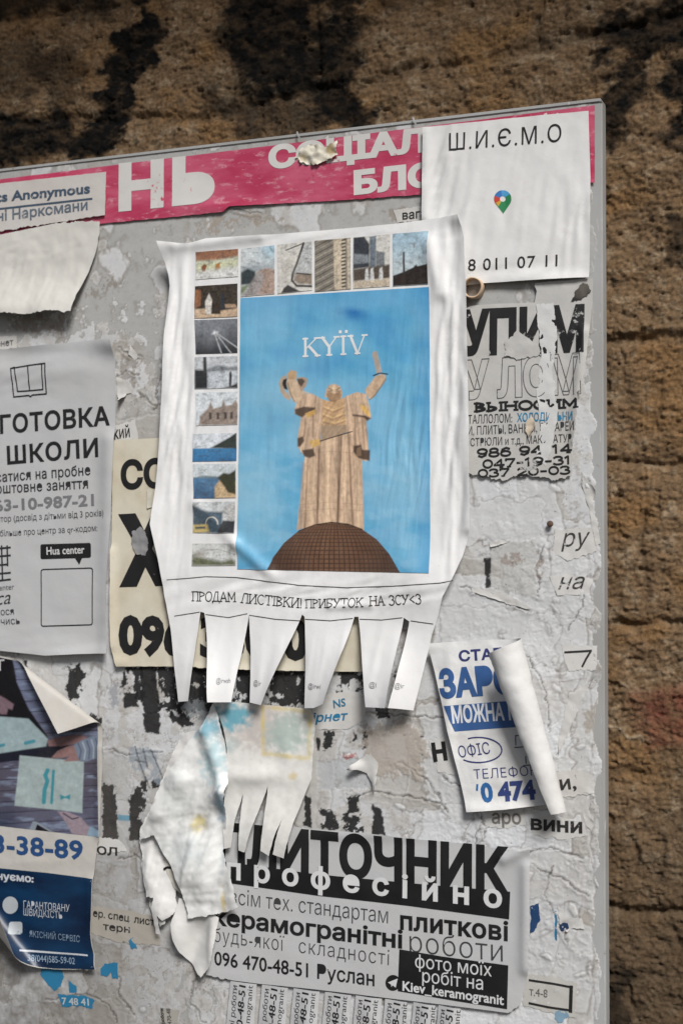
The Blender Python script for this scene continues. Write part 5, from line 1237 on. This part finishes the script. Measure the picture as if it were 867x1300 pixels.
strokes(strokes_host, [[(209, 1103), (213, 1101), (217, 1101.5)]], 3, BLACK, name='printed_dash')

# ------------------------------------------------------------------ loan flyer with a table photo, bottom left
bf = Sheet('delivery_flyer', [(-60, 822), (7, 834), (60, 845), (124, 859), (130.5, 926), (131, 980), (127.5, 1063), (124, 1071), (119.5, 1115), (117.5, 1185), (124, 1230.5, 1), (95, 1231), (70, 1230.5), (55, 1229), (-10, 1215), (-60, 1205)], 3.4, M_BACK,
    'dark blue flyer with a photo of hands over a table and two curling corners', 'flyer', seed=28, step=1.8, wr=(0.3, 24), lifts=[(128, 950, 127, 1060, 6, 1.4), (120, 1225, 14, 12, 3), (118, 1120, 118, 1200, 8, 2)], creases=[(6, 10, .45, 60, 1090, 80, 16), (10, 9, .5, 60, 1160, 70, 60)],
    curls=[Curl((7, 832), (132, 926), (126, 850), .0042, .0030, R(160)), Curl((-16, 1122), (64, 1232), (-40, 1230), .010, .008, R(150))])
def photo_table():
    q = [(-60, 822.5), (123.5, 859.5), (127, 1062.5), (-60, 1042)]
    cv = Canvas(q, 0.85, (92, 88, 104))
    T = lambda pts: [(a / 5.414, 820 + b / 5.414) for a, b in pts]
    rel = (cv.y - (830 + .16 * cv.x))
    pl = ((cv.y + .06 * cv.x) / 14.0); row = np.floor(pl + .3); 
    tone = (np.sin(row * 12.9) * .5 + .5)
    cv.put(np.ones(cv.x.shape) * .75 * tone, (128, 138, 168)); cv.put(sstep(.1, .8, fbm(cv.x / 30, cv.y / 9, 3, 301)) * .6, (154, 170, 196)); cv.put(sstep(.2, .8, fbm(cv.x / 34, cv.y / 6, 3, 305)) * .5, (78, 66, 92))
    cv.put(np.exp(-((np.abs((pl + .3) % 1) - .02) / .05) ** 2) * .85, (34, 30, 40)); cv.put(sstep(40, 0, cv.x) * sstep(1000, 1050, cv.y) * .7, (30, 44, 70))
    cv.poly(T([(-400, -50), (80, 40), (120, 250), (200, 430), (330, 620), (330, 690), (0, 760), (-400, 800)]), (22, 20, 24), 2)
    cv.poly(T([(-300, 720), (0, 700), (330, 690), (380, 640), (520, 700), (360, 780), (130, 790), (-300, 830)]), (30, 32, 46), 2)
    cv.poly(T([(-200, 480), (0, 485), (200, 500), (335, 640), (320, 690), (120, 720), (-200, 770)]), (166, 186, 190), 2, tex=.12, tscale=9)
    for a, w in (([(180, 668), (235, 655)], 4.5), ([(-10, 690), (30, 680)], 4)): cv.line(T(a), w, (60, 148, 166), 1.4, .9)
    cv.poly(T([(-20, 330), (40, 360), (100, 400), (88, 440), (60, 430), (50, 470), (10, 470), (-20, 440)]), (136, 112, 122), 2, tex=.15)
    cv.poly(T([(140, 752), (580, 795), (568, 1150), (430, 1130), (104, 1098)]), (176, 192, 192), 1.6, tex=.12, tscale=8)
    cv.line(T([(330, 855), (315, 890), (330, 930), (310, 990), (305, 1075)]), 5.2, (64, 152, 166), 1.6); cv.line(T([(372, 860), (366, 960), (358, 1078)]), 3.6, (64, 152, 166), 1.4); cv.poly(T([(418, 1020), (450, 1035), (488, 1020), (484, 1056), (450, 1044), (420, 1058)]), (64, 152, 166), 1.4)
    cv.poly(T([(330, 650), (400, 625), (560, 610), (600, 630), (560, 665), (420, 690), (340, 690)]), (150, 116, 116), 1.6, tex=.1); cv.poly(T([(355, 770), (400, 720), (470, 690), (530, 680), (560, 740), (545, 790), (440, 795), (480, 760), (420, 770)]), (156, 122, 120), 1.6, tex=.12)
    cv.poly(T([(510, 680), (560, 650), (720, 590), (720, 760), (600, 790), (545, 785)]), (126, 140, 160), 1.6)
    for k in range(6): cv.line(T([(540 + k * 30, 670 - k * 8), (560 + k * 30, 720 - k * 6), (550 + k * 32, 780 - k * 3)]), 2.0, (186, 196, 208) if k % 2 else (84, 96, 118), 1.4, .8)
    cv.poly(T([(400, 1135), (470, 1140), (560, 1180), (630, 1260), (620, 1310), (500, 1290), (440, 1190)]), (164, 148, 158), 1.6, tex=.12); cv.line(T([(440, 1150), (500, 1190), (540, 1180)]), 1.5, (70, 60, 74)); cv.poly(T([(620, 1240), (700, 1270), (690, 1330), (600, 1310)]), (150, 178, 200), 1.6)
    cv.poly(T([(230, 1205), (260, 1210), (390, 1290), (200, 1290), (205, 1260)]), (150, 160, 172)); cv.poly(T([(260, 1225), (370, 1290), (240, 1285)]), (24, 24, 34))
    cv.c *= 0.78
    cv.noise(.05, 3, 330, 3)
    cv.build(bf, 'table_picture', .17, label='printed photo of hands over a wooden table')
photo_table()
BU = (24, 66, 112)
strokes(bf, [[(1, 838), (1, 851)], [(-4, 838.5), (6, 838)]], 2.4, (190, 190, 190), name='lettering', off=.3)
text(bf, '3-38-89', (-8, 1082.5), (106, 1091.5), 23.5, (32, 72, 122), bold=0.03, space=1.05)
m_blue, nt, bs = nm('printed_blue'); n = add_noise(nt, 18, 5, 0.6, (1, 1, 3)); n2 = add_noise(nt, 140, 5, 0.7)
c = mixc(nt, ramp(nt, n.outputs[0], 0.35, 0.7), lin((9, 28, 54)), lin((16, 54, 88))); c = mixc(nt, ramp(nt, n2.outputs[0], 0.66, 0.76), c, lin((70, 112, 140))); nt.links.new(c, bs.inputs['Base Color']); bs.inputs['Roughness'].default_value = 0.4
area(bf, [(-60, 1094), (0, 1102), (60, 1108), (119, 1115.5), (117, 1185), (123, 1229.5), (95, 1230), (70, 1229.5), (55, 1228), (-10, 1214), (-60, 1204)], BU, off=0.16, name='blue_panel', mat=m_blue)
BW = (196, 200, 206)
text(bf, 'пропонуємо:', (-44, 1113), (43.5, 1120.5), 9.5, BW, bold=0.035, off=.3, wear=.05, under=lin((40, 80, 120)))
text(bf, 'ГАРАНТОВАНУ', (31, 1152), (89, 1157.5), 8.5, BW, bold=-0.004, off=.3, wear=.02, under=lin((30, 70, 110)), cell=2.5)
text(bf, 'ШВИДКІСТЬ', (31, 1161.5), (79.5, 1166.5), 8.5, BW, bold=-0.004, off=.3, wear=.02, under=lin((30, 70, 110)), cell=2.5)
text(bf, 'ЯКІСНИЙ СЕРВІС', (38, 1189), (102, 1196), 7.5, (120, 140, 160), bold=0.0, off=.3, wear=.35, under=lin((26, 62, 104)), cell=5)
area(bf, [(28, 1205), (113, 1211.5), (113, 1213.5), (28, 1207.5)], BW, .1, off=.3, name='rule_line')
text(bf, '38(044)585-59-02', (38, 1219.5), (96, 1224), 8, (150, 170, 190), off=.3, wear=.2, under=lin((30, 70, 110)), cell=5)
area(bf, circle(14, 1149, 10, 11), (180, 186, 190), .35, off=.26, under=lin((40, 80, 120)), name='round_icon'); area(bf, rrect(13, 1170, 29, 1186, 3), (180, 186, 190), .35, off=.26, under=lin((40, 80, 120)), name='square_icon')

M_REM = paper_mat('remnant_paper', lin((203, 202, 199)), dirt=lin((150, 138, 122)), dirt_amt=0.3, rough=.8)
M_FL = paper_mat('flap_paper', lin((196, 195, 192)), dirt_amt=.15)

# ------------------------------------------------------------------ scraps and remnants with writing still on the board
def remnant(poly, label, h=0.28, mat=None, jit=2.0, seed=0, wr=(.25, 9), name='paper_remnant', cat='paper remnant', **k):
    return Sheet(name, poly, h, mat or M_REM, label, cat, seed=seed, step=1.7, jit=jit, wr=(wr[0] * .5, wr[1]), thick=.05, hf=res_h, **k)
RU = lin((192, 191, 188))
nf = remnant([(394, 886), (420, 880), (452, 878), (466, 896), (462, 915), (440, 926), (400, 926)], 'piece of paper with blue handwriting under the tear-off strips', seed=51, jit=1.0)
text(nf, 'NS', (424, 899), (440, 896), 10, (36, 120, 160), bold=0.02, shear=.1); text(nf, 'ірнет', (397, 917), (443, 914), 11, (36, 120, 160), bold=0.02, shear=.25)
M_CR = paper_mat('fibrous_scrap', lin((180, 172, 162)), dirt=lin((140, 122, 104)), dirt_amt=0.5)
remnant([(466, 957), (474, 960), (480, 968), (479, 992), (476, 1014, 1), (472, 992, 1), (466, 982), (456, 976), (442, 977), (452, 968)], 'small white torn flake curling out of the brownish patch in the middle of the board', 1.2, M_FL, 1.0, 52, (1.0, 8), 'torn_flap', 'paper flap', group='torn paper flaps', lifts=[(450, 974, 10, 8, 6), (478, 1000, 5, 14, 4)])
def word(poly, label, s_, A, B, cap, color=(40, 38, 38), seed=0, bold=0.02, shear=0.0, wear=.35, mat=None, **k):
    r = remnant(poly, label, seed=seed, mat=mat, **k); text(r, s_, A, B, cap, color, bold=bold, shear=shear, wear=wear, under=RU); return r
word([(672, 1040), (700, 1034), (742, 1044), (746, 1060), (720, 1066), (676, 1060)], 'torn strip with a few dark letters just below the rolled flyer', 'вини', (674, 1053), (739, 1058), 18, seed=53, bold=.03)
word([(618, 1028), (664, 1030), (668, 1046), (640, 1052), (616, 1048)], 'grey torn strip with faded letters to the left of the dark word', 'аро', (625, 1045), (662, 1046), 17, (120, 116, 112), 54, wear=.5)
word([(704, 672), (755, 670), (757, 700), (720, 712), (702, 700)], 'torn white patch with two thin handwritten letters at the right side', 'ру', (712, 694), (750, 692), 21, (58, 56, 56), 55, 0.0, .3, wr=(.6, 8))
word([(698, 732), (720, 728), (752, 736), (748, 754), (708, 756)], 'small torn patch with a cursive word at the right side', 'на', (709, 748), (743, 747), 19, (58, 56, 56), 56, 0.0, .35, wr=(.6, 8))
r = remnant([(712, 818), (758, 820), (756, 850), (722, 852)], 'worn patch with a black handwritten hook-shaped seven at the right side', seed=57); strokes(r, [[(717, 828), (735, 827), (750, 826), (744, 836), (739, 846)]], 2.4, (40, 38, 38), wear=.1, name='handwriting')
word([(545, 940), (575, 934), (590, 950), (592, 985), (556, 980)], 'torn piece with a thick black letter left of the rolled flyer', 'Н', (551, 967), (569, 965), 23, BLACK, 58, .05)
word([(700, 982), (732, 976), (756, 990), (752, 1006), (716, 1012), (700, 1004)], 'torn white bit with a single letter to the right of the rolled flyer', 'и,', (712, 1003), (732, 1001), 17, (40, 38, 38), 59, .02, wr=(.6, 7))
word([(500, 266), (538, 262), (538, 281), (504, 283)], 'scrap with small serif letters tucked left of the map-pin flyer', 'вага', (511, 279), (541, 276), 11, (36, 34, 34), 60, .015)
word([(147, 540), (172, 532), (176, 558), (148, 560)], 'scrap with a few dark letters between the school flyer and big poster', 'кий', (146, 558), (166, 555), 15, (36, 34, 34), 61, .01)
word([(-20, 428), (22, 426), (22, 442), (-20, 446)], 'sliver with tiny grey writing above the school flyer', 'інтернет', (-22, 443), (18, 438), 8, (96, 94, 92), 62, .01, jit=1)
r = remnant([(112, 1150), (160, 1155), (202, 1164), (204, 1200), (150, 1196), (114, 1184)], 'greyish scrap with two lines of dark small print beside the blue flyer', seed=63, mat=paper_mat('grey_brown_scrap', lin((164, 159, 150)), dirt_amt=.4))
text(r, 'ер. спец. лист', (119, 1163), (197, 1175), 9, (40, 38, 38), bold=.015, wear=.4, under=RU); text(r, 'терн', (132, 1180), (166, 1184), 9, (40, 38, 38), bold=.015, wear=.4, under=RU)
r = remnant([(124, 1062), (152, 1066), (162, 1080), (124, 1084)], 'torn bit with curved dark letter tops right of the phone number', seed=64); text(r, 'ол', (124, 1084), (150, 1086), 13, (40, 38, 38), bold=.01, wear=.4, under=RU)
BLm = paper_mat('blue_paper', lin((36, 112, 150)), dirt_amt=.3)
r = remnant([(74, 1262), (110, 1264), (121, 1270), (118, 1280), (104, 1277), (80, 1278)], 'blue torn strip with white digits below the blue flyer', seed=65, mat=BLm, jit=1.5); text(r, '7 48 41', (80, 1275), (114, 1276.5), 9, (180, 186, 188), bold=.02, wear=.25, under=lin((36, 112, 150)))
remnant([(54, 1226), (80, 1228), (82, 1240), (78, 1252), (70, 1258), (62, 1250), (52, 1236)], 'blue torn scrap shaped like part of a round letter under the blue flyer', seed=66, mat=BLm, jit=1.2)
remnant([(128, 1230), (134, 1223), (150, 1222), (151, 1242), (143, 1242), (141, 1234), (137, 1240), (129, 1238)], 'bright blue scrap shaped like an arch on the grey paper', seed=67, mat=BLm, jit=1.0)
remnant([(88, 1244), (98, 1252), (98, 1260), (89, 1260)], 'small blue wedge-shaped scrap above the digits', seed=68, mat=BLm, jit=1.0); remnant([(164, 1194), (170, 1190), (175, 1204), (168, 1205)], 'tiny blue scrap beside the lines of small print', seed=69, mat=BLm, jit=1.2)
remnant([(673, 1150), (684, 1146), (685, 1165), (681, 1178), (673, 1186)], 'dark blue scrap touching the right edge of the tiler flyer', seed=70, mat=paper_mat('dark_blue_paper', lin((28, 62, 104)), dirt_amt=.3), jit=1.5)
remnant([(704, 1156), (707, 1156), (707, 1194), (704, 1192)], 'thin bright blue line of paper at the lower right', seed=71, mat=BLm, jit=.8); remnant([(710, 1160), (718, 1162), (722, 1178), (712, 1182)], 'dark blue patch under a white flap at the lower right', seed=72, mat=paper_mat('navy_paper', lin((26, 50, 84)), dirt_amt=.3), jit=1.5)
r = remnant([(666, 1236), (700, 1238), (732, 1248), (730, 1292), (690, 1284), (664, 1276)], 'torn paper with a black frame corner and small digits at the lower right', seed=73, mat=paper_mat('pale_remnant', lin((186, 185, 180)), dirt_amt=.3))
strokes(r, [[(672, 1244), (700, 1248), (725, 1253)], [(672, 1273), (695, 1278), (722, 1282)]], 2.6, (30, 28, 28), wear=.3, name='frame_line'); strokes(r, [[(725, 1252), (724, 1284)]], 4.2, (30, 28, 28), wear=.25, name='frame_line'); text(r, 'т.4-8', (672, 1263), (695, 1266), 10, (90, 88, 86), wear=.45, under=RU)
remnant([(704, 1284), (716, 1282), (722, 1290), (712, 1298), (704, 1294)], 'smudged light blue scrap below the black frame corner', seed=74, mat=paper_mat('pale_blue_paper', lin((110, 150, 176)), dirt_amt=.4), jit=2)
r = remnant([(204, 1278), (228, 1282), (226, 1300), (204, 1298)], 'grey scrap with vertical small print at the bottom of the board', seed=75, mat=paper_mat('dull_remnant', lin((160, 157, 150)), dirt_amt=.4)); text(r, 'роботи', (210, 1299), (208, 1280), 5, (40, 38, 38), bold=.03, cell=8); text(r, '470-48', (219, 1300), (217, 1280), 6, (60, 58, 58), cell=8)
remnant([(735, 362), (745, 360), (748, 372), (738, 380), (724, 382), (730, 372)], 'small black torn scrap at the upper right of the scrap metal notice', seed=76, h=2.9, mat=paper_mat('black_paper', lin((30, 29, 30)), dirt_amt=.5), jit=3, wr=(.6, 6))
def flap(poly, label, curl, seed, mat=None, **k):
    Sheet('torn_flap', poly, 0.35, mat or M_FL, label, 'paper flap', seed=seed, step=1.3, jit=1.2, wr=(.5, 9), curls=[curl], group='torn paper flaps', hf=res_h, **k)
flap([(738, 598), (748, 612), (757, 622), (752, 640), (762, 690), (756, 692), (748, 650), (740, 620)], 'pointed white paper flap peeling below the scrap metal notice', Curl((738, 600), (756, 640), (770, 610), .004, .004, 1.4), 81)
flap([(730, 982), (742, 984), (757, 1004), (748, 1008), (736, 1004)], 'small white flap peeling next to the single letter right of the roll', Curl((742, 982), (758, 1006), (770, 985), .003, .003, 1.6), 82)
flap([(708, 1150), (722, 1164), (738, 1166), (742, 1180), (728, 1178), (720, 1184), (710, 1172)], 'crumpled white flap over the dark blue patch at the lower right', Curl((708, 1180), (742, 1176), (725, 1195), .003, .003, 1.5), 83, creases=[(40, 4, 1.2, 726, 1172, 20, 14)])
flap([(166, 438), (172, 446), (178, 454), (170, 458), (164, 450)], 'tiny torn flap in the cracked paper above the school flyer edge', Curl((166, 440), (178, 452), (184, 440), .003, .003, 1.3), 84)
flap([(148, 478), (166, 486), (172, 500), (162, 500), (158, 520), (150, 500)], 'white torn flap beside the upper right corner of the school flyer', Curl((150, 500), (170, 498), (160, 512), .004, .003, 1.2), 85)
flap([(620, 688), (648, 686), (636, 692), (624, 697)], 'thin torn sliver lifting above the short black bar', Curl((620, 692), (648, 688), (634, 700), .002, .002, 1.4), 86)
flap([(598, 744), (640, 752), (676, 772), (668, 774), (630, 762), (600, 752)], 'long torn crease of white paper to the right of the big poster', Curl((598, 749), (672, 773), (640, 775), .0025, .0025, 1.2), 87)
flap([(722, 882), (744, 868), (752, 862), (738, 890), (722, 930), (712, 960), (708, 944)], 'long pale torn strip curving down beside the rolled flyer', Curl((752, 864), (708, 952), (760, 920), .004, .003, 1.1), 88)
flap([(738, 1030), (752, 1040), (760, 1058), (752, 1056), (744, 1048)], 'ragged white flap at the right end of the dark word', Curl((740, 1032), (760, 1056), (766, 1040), .003, .003, 1.3), 89)
# nail
X_, Z_ = P(698, 665, 0.003)
bm = bmesh.new(); bmesh.ops.create_uvsphere(bm, u_segments=14, v_segments=8, radius=0.0021)
for v in bm.verts: v.co.y *= 0.55; v.co += Vector((float(X_), -0.0032, float(Z_)))
c2 = bmesh.ops.create_cone(bm, segments=12, radius1=0.0009, radius2=0.0009, depth=0.006)
for v in c2['verts']: v.co = Vector((v.co.x + float(X_), v.co.z - 0.001, v.co.y + float(Z_)))
me = bpy.data.meshes.new('nail'); 
for v in bm.verts: v.co -= Vector((float(X_), 0, float(Z_)))
bm.to_mesh(me); bm.free(); m, nt, bs = nm('rusty_iron'); bs.inputs['Base Color'].default_value = (0.10, 0.06, 0.04, 1); bs.inputs['Roughness'].default_value = .7; me.materials.append(m)
o = bpy.data.objects.new('nail', me); COL.objects.link(o); o.location = (float(X_), 0, float(Z_)); tag(o, 'rusty nail head in the torn white paper right of the big poster', 'nail')
